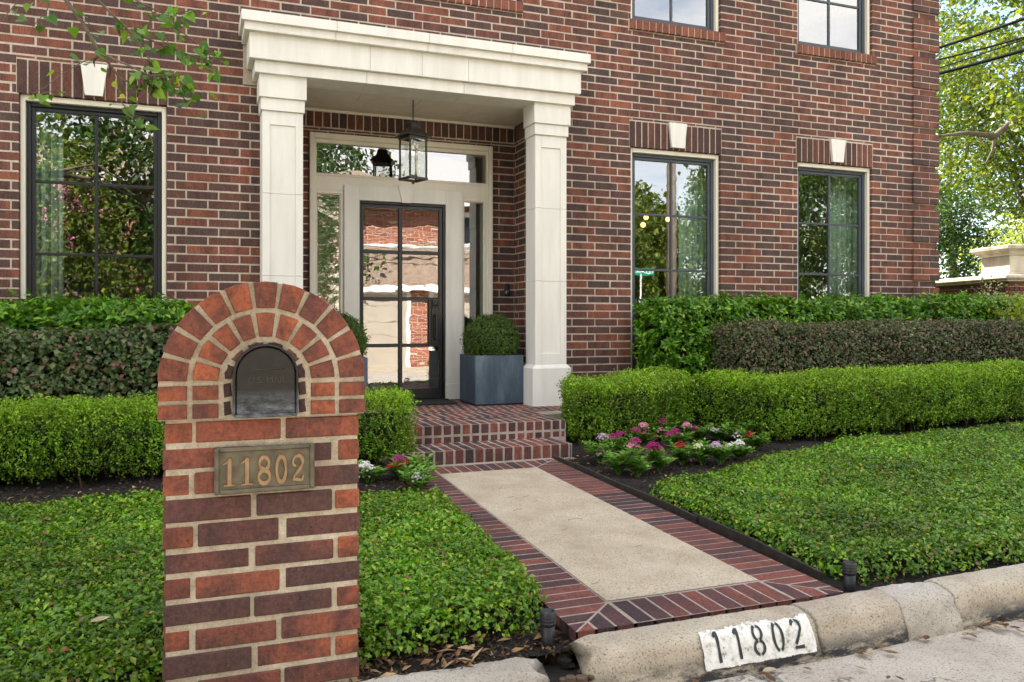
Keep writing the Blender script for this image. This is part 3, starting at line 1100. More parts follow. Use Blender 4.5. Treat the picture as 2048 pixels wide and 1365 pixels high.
xl0, xl1, xr0, xr1 = 1.50 - 0.235, 1.50 - 0.006, 2.214 + 0.006, 2.214 + 0.24
yf0, yf1, yb0, yb1 = -4.79, -4.567, -2.012, -1.765
y = yf1
while y < yb0 - 0.03:       # side borders, bricks lying across
    a, b = y + jt / 2, min(y + pit, yb0) - jt / 2
    s = R.uniform(-0.0008, 0.0008)
    quad_brick(w, [(xl0, a), (xl1, a), (xl1, b), (xl0, b)], M['brick_floor'], 0.0058 + s)
    quad_brick(w, [(xr0, a + s), (xr1, a + s), (xr1, b + s), (xr0, b + s)], M['brick_floor'], 0.0058 - s)
    y += pit
for (ya, yb) in ((yf0, yf1), (yb0, yb1)):      # end borders, with mitred corners
    x = 1.507
    px_ = 0.7 / 9
    while x < 2.207 - 0.03:
        a, b = x + jt / 2, x + px_ - jt / 2
        quad_brick(w, [(a, ya + 0.004), (b, ya + 0.004), (b, yb - 0.006), (a, yb - 0.006)], M['brick_floor'], 0.0058 + R.uniform(-0.0008, 0.0008))
        x += px_
    near = ya == yf0
    for side in (0, 1):
        xi, xo = (xl1 + 0.006, xl0) if side == 0 else (xr0 - 0.006, xr1)
        yi, yo = (yb, ya) if near else (ya, yb)
        n3 = 3
        for k in range(n3):
            t0, t1 = k / n3, (k + 1) / n3
            g0, g1 = t0 + 0.025, t1 - 0.025
            lx = lambda t: xi + (xo - xi) * t
            ly = lambda t: yi + (yo - yi) * t
            e = 0.03
            sy = 1 if yo > yi else -1
            # piece of the side border cut along the mitre, and of the end border
            quad_brick(w, [(lx(g0 + e), ly(g0)), (xo, ly(g0)), (xo, ly(g1)), (lx(g1 + e), ly(g1))], M['brick_floor'], 0.0058)
            quad_brick(w, [(lx(g0), ly(g0 + e)), (lx(g0), yo), (lx(g1), yo), (lx(g1), ly(min(1, g1 + e)))], M['brick_floor'], 0.0063)
w.build('brick_border', walk)
# pine needles and scraps on the walk
nd = MB()
for i in range(22):
    x, y = R.uniform(1.35, 2.4), R.uniform(-4.7, -1.9)
    a, l = R.uniform(0, pi), R.uniform(0.02, 0.09)
    nd.tube([(x, y, pz(y) + 0.0095), (x + cos(a) * l * 0.5, y + sin(a) * l * 0.5, pz(y) + 0.0115), (x + cos(a + .4) * l, y + sin(a + .4) * l, pz(y) + 0.0095)], 0.0007, M['twig'], 4, False)
tag(nd.build('pine_needles'), 'scattered thin brown pine needles lying on the front walk', 'needles', kind='stuff')

# ---- kerb
KP = np.array([(-4.795, 0.02), (-4.795, 0.118), (-4.805, 0.137), (-4.84, 0.143), (-4.89, 0.142), (-4.922, 0.135), (-4.945, 0.122), (-4.957, 0.105),
               (-4.968, 0.08), (-4.98, 0.05), (-4.992, 0.02), (-5.0, -0.02)])
_kd = np.concatenate([[0], np.cumsum(np.linalg.norm(np.diff(KP, axis=0), axis=1))])


def kprof(t, off=0.0):
    y = np.interp(t, _kd, KP[:, 0])
    z = np.interp(t, _kd, KP[:, 1])
    y2, z2 = np.interp(t + 0.004, _kd, KP[:, 0]), np.interp(t + 0.004, _kd, KP[:, 1])
    y1, z1 = np.interp(t - 0.004, _kd, KP[:, 0]), np.interp(t - 0.004, _kd, KP[:, 1])
    ty, tz = y2 - y1, z2 - z1
    l = np.sqrt(ty * ty + tz * tz) + 1e-9
    return y + off * tz / l, z - off * ty / l


def kerb_bend(x):
    return 0.075 * (1 - np.exp(-np.clip(x - 2.25, 0, 50) / 1.1))


def kerb_piece(name, x0, x1, mat, dz=0.0, chip=0.003, seed=0, brk0=0.0, brk1=0.0, step=0.012, parent=None, far=None):
    xs = np.arange(x0, x1 + step / 2, step)
    if far:
        xs = np.concatenate([xs, np.linspace(x1, far, 80)[1:]])
    ts = np.linspace(0, _kd[-1], 44)
    X, T = np.meshgrid(xs, ts, indexing='ij')
    P0 = np.stack([X.ravel(), np.zeros(X.size), T.ravel()], 1)
    d = lumps(P0, 16, seed) * chip + lumps(P0, 70, seed + 1) * chip * 0.5 + lumps(P0, 180, seed + 2) * chip * 0.25
    d = d.reshape(X.shape)
    if brk0:
        d -= np.clip(1 - (X - x0) / 0.07, 0, 1) ** 2 * brk0 * (0.6 + 0.4 * np.sin(T * 60 + seed))
    if brk1:
        d -= np.clip(1 - (x1 - X) / 0.07, 0, 1) ** 2 * brk1 * (0.6 + 0.4 * np.sin(T * 60 + seed))
    Y, Z = kprof(T, 0.0)
    Y2, Z2 = kprof(T, 1.0)
    Y, Z = Y + (Y2 - Y) * d, Z + (Z2 - Z) * d
    if brk0 > 0.02:
        X = X + np.clip(1 - (X - x0) / 0.05, 0, 1) * 0.025 * np.sin(T * 31 + 1)
    if brk1 > 0.02:
        X = X - np.clip(1 - (x1 - X) / 0.05, 0, 1) * 0.03 * np.sin(T * 27 + 2)
    Y = Y + kerb_bend(X)
    V = np.stack([X, Y, Z + dz], -1).reshape(-1, 3)
    nx, ny = X.shape
    i, j = np.meshgrid(np.arange(nx - 1), np.arange(ny - 1), indexing='ij')
    a = i * ny + j
    q = np.stack([a, a + 1, a + ny + 1, a + ny], -1).reshape(-1)
    lt = np.full((nx - 1) * (ny - 1), 4)
    caps = np.concatenate([np.arange(ny)[::-1], (nx - 1) * ny + np.arange(ny)])
    me = np_mesh(name, V, np.concatenate([q, caps]), np.concatenate([lt, [ny, ny]]), [mat], None, True)
    return link(name, me, parent)


k1 = kerb_piece('kerb', 1.235, 2.165, M['kerb'], 0, 0.0018, 1, 0.03, 0.004)
tag(k1, kind='structure')
k2 = kerb_piece('kerb', 2.172, 2.60, M['kerb'], 0, 0.0022, 9, 0.003, 0.003)
tag(k2, kind='structure')
k3 = kerb_piece('kerb', 2.603, 2.90, M['kerb_grey'], -0.004, 0.0085, 21, 0.003, 0.003)
tag(k3, kind='structure')
k4 = kerb_piece('kerb', 2.903, 6.0, M['kerb'], 0, 0.0022, 33, 0.003, 0, far=40)
tag(k4, kind='structure')
k5 = kerb_piece('kerb', -2.6, 1.09, M['kerb_grey'], -0.035, 0.006, 45, 0, 0.05)
tag(k5, kind='structure')
k6 = kerb_piece('kerb', -60, -2.61, M['kerb'], -0.03, 0.004, 46, 0, 0, step=0.4)
tag(k6, kind='structure')

# painted house number on the kerb face
KT0, KT1 = 0.230, 0.374
cell = 0.0025
nx, nt_ = int(0.485 / cell), int((KT1 - KT0) / cell)
PXO = 1.66
V, Fs = [], []
vid = {}


def kv(i, j):
    if (i, j) not in vid:
        t = KT0 + j * cell
        x = PXO + i * cell - (j * cell) * 0.06
        y, z = kprof(t, 0.0075)
        vid[(i, j)] = len(V)
        V.append((x, float(y), float(z)))
    return vid[(i, j)]


for i in range(nx):
    top = 0.008 + 0.005 * sin(i * 0.053) + 0.003 * sin(i * 0.19 + 1) + 0.002 * sin(i * 0.61) + abs(R.gauss(0, 0.0025))
    bot = (KT1 - KT0) - 0.002 - 0.002 * abs(sin(i * 0.07)) - abs(R.gauss(0, 0.0012))
    for j in range(nt_):
        t = j * cell
        if top < t < bot and not (i < 1.0 + 0.8 * sin(j * 0.23)) and not (i > nx - 2.0 - 1.5 * sin(j * 0.11)):
            Fs.append((kv(i, j), kv(i, j + 1), kv(i + 1, j + 1), kv(i + 1, j)))
pm = MB()
pm.raw(V, Fs, M['paint'], True)
paint = pm.build('painted_panel', k1)


def strip(pts, wid, n=1):
    """flat stroke along a polyline: list of quads (in 2-D) with given width (or widths)"""
    P = [np.array(p, float) for p in pts]
    ws = wid if isinstance(wid, (list, tuple)) else [wid] * len(P)
    Lf, Rt = [], []
    for i, p in enumerate(P):
        t = P[min(i + 1, len(P) - 1)] - P[max(i - 1, 0)]
        t = t / (np.linalg.norm(t) + 1e-9)
        nrm = np.array([-t[1], t[0]])
        Lf.append(p + nrm * ws[i] / 2)
        Rt.append(p - nrm * ws[i] / 2)
    return Lf, Rt


def arc(cx, cy, rx, ry, a0, a1, n=14):
    return [(cx + rx * cos(radians(a0 + (a1 - a0) * i / n)), cy + ry * sin(radians(a0 + (a1 - a0) * i / n))) for i in range(n + 1)]


# stencil digits in a unit box (width about 0.5, height 1), with stencil bridges
STENCIL = {
    '1': [([(0.13, 0.83), (0.21, 0.90), (0.29, 0.965)], 0.10), ([(0.29, 1.0), (0.29, 0.0)], 0.13)],
    '8': [(arc(0.27, 0.74, 0.19, 0.22, 100, 260), 0.11), (arc(0.27, 0.74, 0.19, 0.22, 80, -80), 0.11),
          (arc(0.27, 0.27, 0.22, 0.23, 100, 260), 0.12), (arc(0.27, 0.27, 0.22, 0.23, 80, -80), 0.12)],
    '0': [(arc(0.27, 0.5, 0.21, 0.45, 102, 258), 0.12), (arc(0.27, 0.5, 0.21, 0.45, 78, -78), 0.12)],
    '2': [(arc(0.26, 0.74, 0.2, 0.21, 165, 100, 6), 0.12), (arc(0.26, 0.74, 0.2, 0.21, 78, -35, 10) + [(0.30, 0.42), (0.12, 0.18)], 0.12), ([(0.05, 0.06), (0.5, 0.06)], 0.12)],
}
pm = MB()
dh, gx = 0.101, 0.086
for k, ch in enumerate('11802'):
    x0 = PXO + 0.038 + k * gx
    for pts, wd in STENCIL[ch]:
        fine = []
        for p, q in zip(pts[:-1], pts[1:]):
            m_ = max(1, int(math.hypot(q[0] - p[0], q[1] - p[1]) / 0.08))
            fine += [(p[0] + (q[0] - p[0]) * i / m_, p[1] + (q[1] - p[1]) * i / m_) for i in range(m_)]
        fine.append(pts[-1])
        Lf, Rt = strip(fine, [wd * 0.98 * (1 + 0.12 * sin(7 * i + k)) for i in range(len(fine))])
        V, Fs = [], []
        for a, b in zip(Lf, Rt):
            for p in (a, b):
                t = KT0 + 0.022 + (1 - p[1]) * dh
                y, z = kprof(t, 0.0095)
                V.append((x0 + p[0] * dh * 0.92 - (1 - p[1]) * 0.004, float(y), float(z)))
        for i in range(len(fine) - 1):
            Fs.append((2 * i, 2 * i + 1, 2 * i + 3, 2 * i + 2))
        pm.raw(V, Fs, M['blackpaint'])
for i in range(7):       # overspray flecks and nicks
    x, t = PXO + R.uniform(0.02, 0.46), KT0 + R.uniform(0.03, 0.12)
    r = R.uniform(0.001, 0.0022)
    y, z = kprof(np.array([t - r, t + r]), 0.0093)
    pm.raw([(x - r, y[0], z[0]), (x - r * 0.5, y[1], z[1]), (x + r, y[1], z[1]), (x + r * 1.4, y[0], z[0])], [(0, 1, 2, 3)], M['blackpaint'])
pm.build('number', k1)

# rubble in the gap between the two kerb ends
rb = MB()
for i in range(34):
    x, y = R.uniform(1.06, 1.26), R.uniform(-5.02, -4.72)
    r = R.uniform(0.008, 0.03)
    pr = [(r * sin(pi * k / 4) * R.uniform(0.8, 1.2) + 1e-4, -r * cos(pi * k / 4) * 0.7) for k in range(5)]
    rb.lathe(pr, (x, y, 0.03 + R.uniform(0, 0.03)), M['twig'] if i % 2 else M['soil'], 7, False)
tag(rb.build('rubble'), 'loose concrete rubble in the gap between kerb ends', 'rubble', kind='stuff')
gp = MB()
gp.box(1.05, 1.27, -4.99, -4.75, -0.02, 0.04, M['soil'], 0.02)
tag(gp.build('soil'), kind='structure')

# ------------------------------------------------------------------ the brick house
house = empty('brick_house', (2.0, 0, 0))
tag(house, 'two storey dark red brick house with pale stone portico', 'house')
HX0, HX1, HTOP = -7.0, 8.36, 6.6
HEAD = 3.0216
PH = 0.0478
WIN = [(-1.246, -0.183), (4.187, 5.278), (6.297, 7.37)]           # ground floor openings
UPW = [(-1.246, -0.183), (1.05, 2.95), (4.187, 5.278), (6.297, 7.37)]
SILL = 0.56
NIX0, NIX1, NITOP = 0.80, 3.20, 3.62
ND = 0.75
hp = lambda mb, name, par=None: (lambda o: (o.data.transform(mathutils.Matrix.Translation((-2.0, 0, 0))), o)[1])(mb.build(name, par or house))

openings = [(a, b, SILL, HEAD) for a, b in WIN] + [(a, b, 4.32, 6.2) for a, b in UPW] + [(NIX0, NIX1, -1, NITOP)]
soldier_h = 0.272
solds = [(a - 0.02, b + 0.012, HEAD, HEAD + soldier_h) for a, b in WIN]
sills = [(a - 0.03, b + 0.045, 4.215, 4.32) for a, b in UPW]
fx = frame_xz(0.0)
wall = Bricks()
wall.fill(fx, HX0, HX1, 0.12, 6.5, openings + solds + sills + [(0.42, 3.48, 3.27, 3.72)], M['brick'], vph=PH, uph=3.694 - 0.254 * 30, depth=0.1)
for a, b, z0, z1 in solds:      # soldier courses over the windows
    n = int(round((b - a) / 0.0765))
    p = (b - a) / n
    for i in range(n):
        wall.brick(fx, a + i * p + 0.005, a + (i + 1) * p - 0.005, z0 + 0.002, z1 - 0.008, -0.1, R.uniform(-0.001, 0.002), M['brick_lintel'])
for a, b, z0, z1 in sills:      # rowlock sills under the upper windows
    n = int(round((b - a) / 0.0765))
    p = (b - a) / n
    for i in range(n):
        wall.brick(fx, a + i * p + 0.005, a + (i + 1) * p - 0.005, z0 + 0.004, z1 - 0.002, -0.1, 0.032 + R.uniform(-0.001, 0.001), M['brick_sill'])
# mortar body of the wall
xs = sorted({HX0, HX1 - 0.005} | {v for h in openings for v in (h[0] - 0.004, h[1] + 0.004)} | {v for h in sills for v in (h[0] + 0.004, h[1] - 0.004)})
zs = sorted({0.0, HTOP} | {v for h in openings for v in (max(0, h[2] - 0.004), h[3] + 0.004)} | {4.22, 4.316})
for xa, xb in zip(xs[:-1], xs[1:]):
    run = None
    for za, zb in zip(zs[:-1], zs[1:]):
        mx, mz = (xa + xb) / 2, (za + zb) / 2
        solid = not any(h[0] < mx < h[1] and h[2] < mz < h[3] for h in openings)
        if solid:
            run = (run[0], zb) if run else (za, zb)
        if (not solid or zb == zs[-1]) and run:
            wall.box(xa, xb, 0.003, 0.10, run[0], run[1], M['mortar'])
            run = None
for a, b, z0, z1 in sills:
    wall.box(a + 0.004, b - 0.004, -0.026, 0.006, z0 + 0.006, z1 - 0.006, M['mortar'])
# quoins at the right corner: five projecting courses, one flush
k0 = int((0.2 - PH) / 0.0762)
for k in range(k0, 72):
    if (k + 2) % 6 == 5:
        continue
    z = PH + k * 0.0762
    cutx = [7.985, 8.112, 8.392] if k % 2 else [7.985, 8.239, 8.392]
    for a, b in zip(cutx[:-1], cutx[1:]):
        wall.brick(fx, a + (0.005 if a > 7.99 else 0), b - (0.005 if b < 8.38 else 0), z + 0.00525, z + 0.0762 - 0.00525, -0.02, 0.026, M['brick'])
for k in range(k0 // 6, 13):
    za, zb = PH + (k * 6 - 2) * 0.0762, PH + (k * 6 + 3) * 0.0762
    wall.box(7.989, 8.387, -0.0205, 0.004, za + 0.006, zb - 0.006, M['mortar'])
# recessed entry: back wall either side and above the door surround, and the two cheeks
fb = frame_xz(ND)
SUR = (1.07, 2.947, 3.066)
wall.fill(fb, NIX0, NIX1, 0.42, SUR[2] + 0.06, [(SUR[0], SUR[1], 0, SUR[2])], M['brick'], vph=PH, uph=2.947 - 2.54, depth=0.08)
nn = 30
for i in range(nn):
    p = (NIX1 - NIX0) / nn
    wall.brick(fb, NIX0 + i * p + 0.005, NIX0 + (i + 1) * p - 0.005, SUR[2] + 0.066, SUR[2] + 0.29, -0.08, R.uniform(-0.001, 0.002), M['brick_lintel'])
wall.box(NIX0 - 0.08, SUR[0] - 0.004, ND + 0.003, ND + 0.2, 0.3, 3.6, M['mortar'])
wall.box(SUR[1] + 0.004, NIX1 + 0.08, ND + 0.003, ND + 0.2, 0.3, 3.6, M['mortar'])
wall.box(SUR[0] - 0.004, SUR[1] + 0.004, ND + 0.003, ND + 0.2, SUR[2] + 0.004, 3.6, M['mortar'])
for x, sg in ((NIX0, 1), (NIX1, -1)):
    fs = frame_yz(x, sg)
    wall.fill(fs, 0.0, ND, 0.42, 3.34, [(-1, 2, SUR[2] + 0.06, 4)], M['brick'], vph=PH, uph=0.12, depth=0.07)
    for i in range(9):
        p = ND / 9
        wall.brick(fs, i * p + 0.005, (i + 1) * p - 0.005, SUR[2] + 0.066, SUR[2] + 0.29, -0.07, 0, M['brick_lintel'])
    wall.box(*sorted((x - sg * 0.003, x - sg * 0.2)), 0.1, ND + 0.05, 0.3, 3.6, M['mortar'])
# end walls and back of the house
sidew = frame_yz(HX1, 1)
wall.fill(sidew, 0.0, 9.0, 0.3, 5.0, [], M['brick'], vph=PH, uph=0.1, depth=0.05)
wall.box(HX1 - 0.2, HX1 - 0.006, 0.1, 9.0, 0, HTOP, M['mortar'])
wall.box(HX0, HX0 + 0.2, 0.1, 9.0, 0, HTOP, M['mortar'])
wall.box(HX0, HX1 - 0.01, 9.0, 9.2, 0, HTOP, M['mortar'])
hp(wall, 'wall')

rf = MB()
e = 0.45
zc = HTOP + 0.02
rx0, rx1, ry0, ry1 = HX0 - e, HX1 + 0.15, -e, 9.2 + e
rf.raw([(rx0, ry0, zc), (rx1, ry0, zc), (rx1, ry1, zc), (rx0, ry1, zc), (rx0 + 5, 4.6, zc + 2.6), (rx1 - 5, 4.6, zc + 2.6)],
       [(0, 3, 2, 1), (0, 1, 5, 4), (1, 2, 5), (2, 3, 4, 5), (3, 0, 4)], M['roofshingle'])
rf.box(rx0, rx1, ry0, ry0 + 0.03, zc - 0.2, zc - 0.005, M['white'])
hp(rf, 'roof')

# rooms behind the glass
rm = MB()
rm.box(HX0 + 0.3, HX1 - 0.3, 4.2, 4.3, 0.3, 6.4, M['room'])
rm.box(HX0 + 0.3, HX1 - 0.3, 0.98, 4.2, 3.45, 3.55, M['room'])
rm.box(HX0 + 0.3, HX1 - 0.3, 0.98, 4.2, 0.38, 0.43, M['room'])
rm.box(HX0 + 0.3, 0.55, 0.2, 0.98, 3.45, 3.55, M['room'])
rm.box(3.45, HX1 - 0.3, 0.2, 0.98, 3.45, 3.55, M['room'])
rm.box(HX0 + 0.3, 0.55, 0.2, 0.98, 0.38, 0.43, M['room'])
rm.box(3.45, HX1 - 0.3, 0.2, 0.98, 0.38, 0.43, M['room'])
rm.box(0.45, 0.55, 0.2, 4.2, 0.43, 3.45, M['room'])
rm.box(3.45, 3.55, 0.2, 4.2, 0.43, 3.45, M['room'])
rm.box(-1.9, -1.8, 0.2, 4.2, 0.43, 3.45, M['room'])
rm.box(HX0 + 0.3, HX1 - 0.3, 0.2, 4.2, 6.3, 6.4, M['room'])
hp(rm, 'interior')

# keystones
ks = [(-0.72, 0.097, 0.064), (4.733, 0.106, 0.077), (6.846, 0.105, 0.075)]
for cx, a, b in ks:
    m = MB()
    m.prism([(cx - b, 3.046), (cx + b, 3.046), (cx + a, 3.302), (cx - a, 3.302)], 0.035, M['stone'], lambda p: (p[0], -p[2] + 0.004, p[1]))
    hp(m, 'keystone')


# windows
def window(x0, x1, z0, z1, bars, mat, bottom_trim=False):
    yf = 0.075
    f = MB()
    t = 0.036          # cream trim round the opening
    tr = MB()
    tr.box(x0 + 0.001, x0 + t, 0.035, 0.12, z0, z1 - 0.001, M['cream'], 0.004)
    tr.box(x1 - t, x1 - 0.001, 0.035, 0.12, z0, z1 - 0.001, M['cream'], 0.004)
    tr.box(x0 + t, x1 - t, 0.033, 0.12, z1 - 0.045, z1 - 0.001, M['cream'], 0.004)
    xa, xb, zb = x0 + t, x1 - t, z1 - 0.045
    fw, sw = 0.034, 0.03
    f.box(xa, xa + fw, yf, yf + 0.05, z0, zb, mat, 0.004)
    f.box(xb - fw, xb, yf, yf + 0.05, z0, zb, mat, 0.004)
    f.box(xa + fw, xb - fw, yf, yf + 0.05, zb - fw, zb, mat, 0.004)
    f.box(xa + fw, xb - fw, yf, yf + 0.05, z0, z0 + fw + 0.02, mat, 0.004)
    xs0, xs1, zt, zl = xa + fw, xb - fw, zb - fw, z0 + fw + 0.02
    y2 = yf + 0.018
    f.box(xs0, xs0 + sw, y2, y2 + 0.04, zl, zt, mat, 0.003)
    f.box(xs1 - sw, xs1, y2, y2 + 0.04, zl, zt, mat, 0.003)
    f.box(xs0 + sw, xs1 - sw, y2, y2 + 0.04, zt - sw, zt, mat, 0.003)
    f.box(xs0 + sw, xs1 - sw, y2, y2 + 0.04, zl, zl + sw, mat, 0.003)
    fo = hp(f, 'window')
    o = tr.build('trim', fo)
    o.data.transform(mathutils.Matrix.Translation((-2.0, 0, 0)))
    gb = MB()
    cx = (x0 + x1) / 2
    gb.box(cx - 0.012, cx + 0.012, y2 + 0.006, y2 + 0.036, zl + sw, zt - sw, mat, 0.003)
    for zz in bars:
        gb.box(xs0 + sw, cx - 0.012, y2 + 0.008, y2 + 0.034, zz - 0.012, zz + 0.012, mat, 0.003)
        gb.box(cx + 0.012, xs1 - sw, y2 + 0.008, y2 + 0.034, zz - 0.012, zz + 0.012, mat, 0.003)
    o = gb.build('glazing_bars', fo)
    o.data.transform(mathutils.Matrix.Translation((-2.0, 0, 0)))
    gl = MB()
    gl.raw([(xs0 + 0.01, y2 + 0.021, zl + 0.01), (xs1 - 0.01, y2 + 0.021, zl + 0.01), (xs1 - 0.01, y2 + 0.021, zt - 0.01), (xs0 + 0.01, y2 + 0.021, zt - 0.01)], [(0, 1, 2, 3)], M['glass'])
    o = gl.build('pane', fo)
    o.data.transform(mathutils.Matrix.Translation((-2.0, 0, 0)))
    return fo


window(*WIN[0], SILL, HEAD, (2.354, 1.777, 1.20), M['black'])
window(*WIN[1], SILL, HEAD, (2.354, 1.777, 1.20), M['slatemetal'])
window(*WIN[2], SILL, HEAD, (2.354, 1.777, 1.20), M['slatemetal'])
for a, b in UPW[2:]:
    window(a, b, 4.32, 6.2, (4.90, 5.48), M['slatemetal'])
window(*UPW[1], 4.32, 6.2, (4.90, 5.48), M['slatemetal'])
window(*UPW[0], 4.32, 6.2, (4.90, 5.48), M['slatemetal'])

# portico: pilasters
for sd, (x0, x1, yp) in enumerate(((0.558, 0.891, -0.236), (3.029, 3.353, -0.236))):
    s = MB()
    zj = [0.83, 1.62, 2.31, 3.0]      # block joints
    pw = 0.062
    for za, zb in zip(zj[:-1], zj[1:]):
        za, zb = za + 0.0012, zb - 0.0012
        s.box(x0 + 0.003, x1 - 0.003, yp + 0.012, 0.0, za, zb, M['stone'])
        s.box(x0, x0 + pw, yp, yp + 0.02, za, zb, M['stone'], 0.002)
        s.box(x1 - pw, x1, yp, yp + 0.02, za, zb, M['stone'], 0.002)
        s.box(x0, x0 + 0.003, yp + 0.02, 0.0, za, zb, M['stone'])
        s.box(x1 - 0.003, x1, yp + 0.02, 0.0, za, zb, M['stone'])
        if za < 0.9:
            s.box(x0 + pw, x1 - pw, yp + 0.0005, yp + 0.02, za, 0.935, M['stone'], 0.002)
        if zb > 2.9:
            s.box(x0 + pw, x1 - pw, yp + 0.0005, yp + 0.02, 2.885, zb, M['stone'], 0.002)
    so_ = hp(s, 'pilaster')
    c = MB()
    c.box(x0 - 0.012, x1 + 0.012, yp - 0.019, 0.0, 3.0, 3.104, M['stone'], 0.003)
    c.box(x0 - 0.026, x1 + 0.026, yp - 0.039, 0.0, 3.104, 3.297, M['stone'], 0.003)
    o = c.build('capital', so_)
    o.data.transform(mathutils.Matrix.Translation((-2.0, 0, 0)))
    b = MB()
    p0, p1, py = x0 - 0.04, x1 + 0.035, yp - 0.03
    b.box(p0, p1, py, 0.0, 0.435, 0.795, M['stone'], 0.003)
    b.raw([(p0, py, 0.795), (p1, py, 0.795), (p1, 0, 0.795), (p0, 0, 0.795), (x0, yp, 0.83), (x1, yp, 0.83), (x1, 0, 0.83), (x0, 0, 0.83)],
          [(0, 1, 5, 4), (1, 2, 6, 5), (2, 3, 7, 6), (3, 0, 4, 7), (4, 5, 6, 7)], M['stone'])
    o = b.build('plinth', so_)
    o.data.transform(mathutils.Matrix.Translation((-2.0, 0, 0)))


# entablature, in blocks with fine joints
def blocks(mb, x0, x1, cuts, y0, z0, z1, m, y1=0.0):
    xs_ = [x0] + list(cuts) + [x1]
    for a, b in zip(xs_[:-1], xs_[1:]):
        mb.box(a + (0.0012 if a != x0 else 0), b - (0.0012 if b != x1 else 0), y0, y1, z0, z1, m, 0.0025)


en = MB()
blocks(en, 0.495, 3.407, (1.42, 2.30), -0.31, 3.292, 3.392, M['stone'])
en_o = hp(en, 'entablature')
en = MB()
blocks(en, 0.449, 3.451, (1.44, 1.90, 2.33), -0.352, 3.394, 3.604, M['stone'])
o = en.build('frieze', en_o)
o.data.transform(mathutils.Matrix.Translation((-2.0, 0, 0)))
en = MB()
blocks(en, 0.408, 3.494, (1.14, 1.94, 2.72), -0.40, 3.604, 3.671, M['stone'])
blocks(en, 0.383, 3.514, (1.145, 1.945, 2.725), -0.432, 3.671, 3.753, M['stone'])
o = en.build('cornice', en_o)
o.data.transform(mathutils.Matrix.Translation((-2.0, 0, 0)))
sf = MB()       # underside of the porch: grooved boards and a cream crown board
ys_ = [-0.298, 0.06, 0.33, 0.56, ND]
for i, (a, b) in enumerate(zip(ys_[:-1], ys_[1:])):
    for xa, xb in zip([0.75, 1.35 + 0.1 * i, 1.95 + 0.06 * i, 2.55], [1.347 + 0.1 * i, 1.947 + 0.06 * i, 2.547, 3.23]):
        sf.box(xa, xb, a + 0.0015, b - 0.0015, 3.297 + (0.004 if i else 0), 3.32, M['soffit'], 0.002)
sf.box(0.78, 3.22, -0.29, ND, 3.325, 3.37, M['soffit'])
sf.box(NIX0 + 0.002, NIX1 - 0.002, ND - 0.03, ND - 0.002, 3.275, 3.3, M['cream'], 0.004)
hp(sf, 'soffit')

# door surround with transom and sidelights
ds = MB()
y0 = ND - 0.03
X0, X1, ZT = 1.07, 2.946, 3.066


def ring(mb, x0, x1, z0, z1, wl, wr, wt, wb, ya, yb, m, ch=0.003):
    mb.box(x0, x0 + wl, ya, yb, z0, z1, m, ch)
    mb.box(x1 - wr, x1, ya, yb, z0, z1, m, ch)
    if wt:
        mb.box(x0 + wl, x1 - wr, ya, yb, z1 - wt, z1, m, ch)
    if wb:
        mb.box(x0 + wl, x1 - wr, ya, yb, z0, z0 + wb, m, ch)


ring(ds, X0, X1, 0.44, ZT, 0.045, 0.045, 0.055, 0, y0 - 0.02, ND + 0.1, M['cream'], 0.006)          # outer mould
ring(ds, X0 + 0.045, X1 - 0.045, 0.44, ZT - 0.055, 0.022, 0.022, 0.04, 0, y0 + 0.0, ND + 0.1, M['cream'], 0.004)
ds.box(X0 + 0.067, X1 - 0.067, y0 + 0.012, ND + 0.1, 2.52, 2.675, M['cream'], 0.003)              # panel under the transom
ds.box(X0 + 0.067, X1 - 0.067, y0 + 0.004, y0 + 0.03, 2.655, 2.679, M['cream'], 0.003)
for xa, xb in ((1.137, 1.40), (2.615, 2.879)):                                                   # sidelight frames
    gl0, gl1 = (1.147, 1.358) if xa < 2 else (2.643, 2.852)
    ds.box(xa, gl0, y0 + 0.013, ND + 0.1, 0.44, 2.52, M['cream'], 0.003)
    ds.box(gl1, xb, y0 + 0.013, ND + 0.1, 0.44, 2.52, M['cream'], 0.003)
    ds.box(gl0, gl1, y0 + 0.014, ND + 0.1, 2.474, 2.52, M['cream'], 0.003)
    ds.box(gl0, gl1, y0 + 0.014, ND + 0.1, 0.44, 0.72, M['cream'], 0.003)
    ring(ds, gl0 - 0.022, gl1 + 0.022, 0.70, 2.496, 0.012, 0.012, 0.012, 0.012, y0 + 0.002, y0 + 0.02, M['cream'], 0.002)
# flat stone casing round the door with keystone
ring(ds, 1.40, 2.615, 0.44, 2.578, 0.15, 0.18, 0.146, 0, y0 - 0.018, ND + 0.1, M['stone'], 0.003)
ds.box(1.394, 1.556, y0 - 0.028, y0, 0.44, 0.60, M['stone'], 0.003)
ds.box(2.43, 2.621, y0 - 0.028, y0, 0.44, 0.60, M['stone'], 0.003)
ds_o = hp(ds, 'door_surround')
m = MB()
m.prism([(1.975, 2.426), (2.065, 2.426), (2.11, 2.60), (1.935, 2.60)], 0.022, M['stone'], lambda p: (p[0], y0 - 0.012 - p[2], p[1]))
o = m.build('keystone', ds_o)
o.data.transform(mathutils.Matrix.Translation((-2.0, 0, 0)))


def pane(name, x0, x1, z0, z1, y, mat, par):
    g_ = MB()
    g_.raw([(x0, y, z0), (x1, y, z0), (x1, y, z1), (x0, y, z1)], [(0, 1, 2, 3)], mat)
    o_ = g_.build(name, par)
    o_.data.transform(mathutils.Matrix.Translation((-2.0, 0, 0)))
    return o_


pane('transom', 1.13, 2.886, 2.67, 2.975, y0 + 0.03, M['doorglass'], ds_o)
pane('sidelight', 1.14, 1.365, 0.70, 2.48, y0 + 0.03, M['oldglass'], ds_o)
pane('sidelight', 2.637, 2.858, 0.70, 2.48, y0 + 0.03, M['glass'], ds_o)

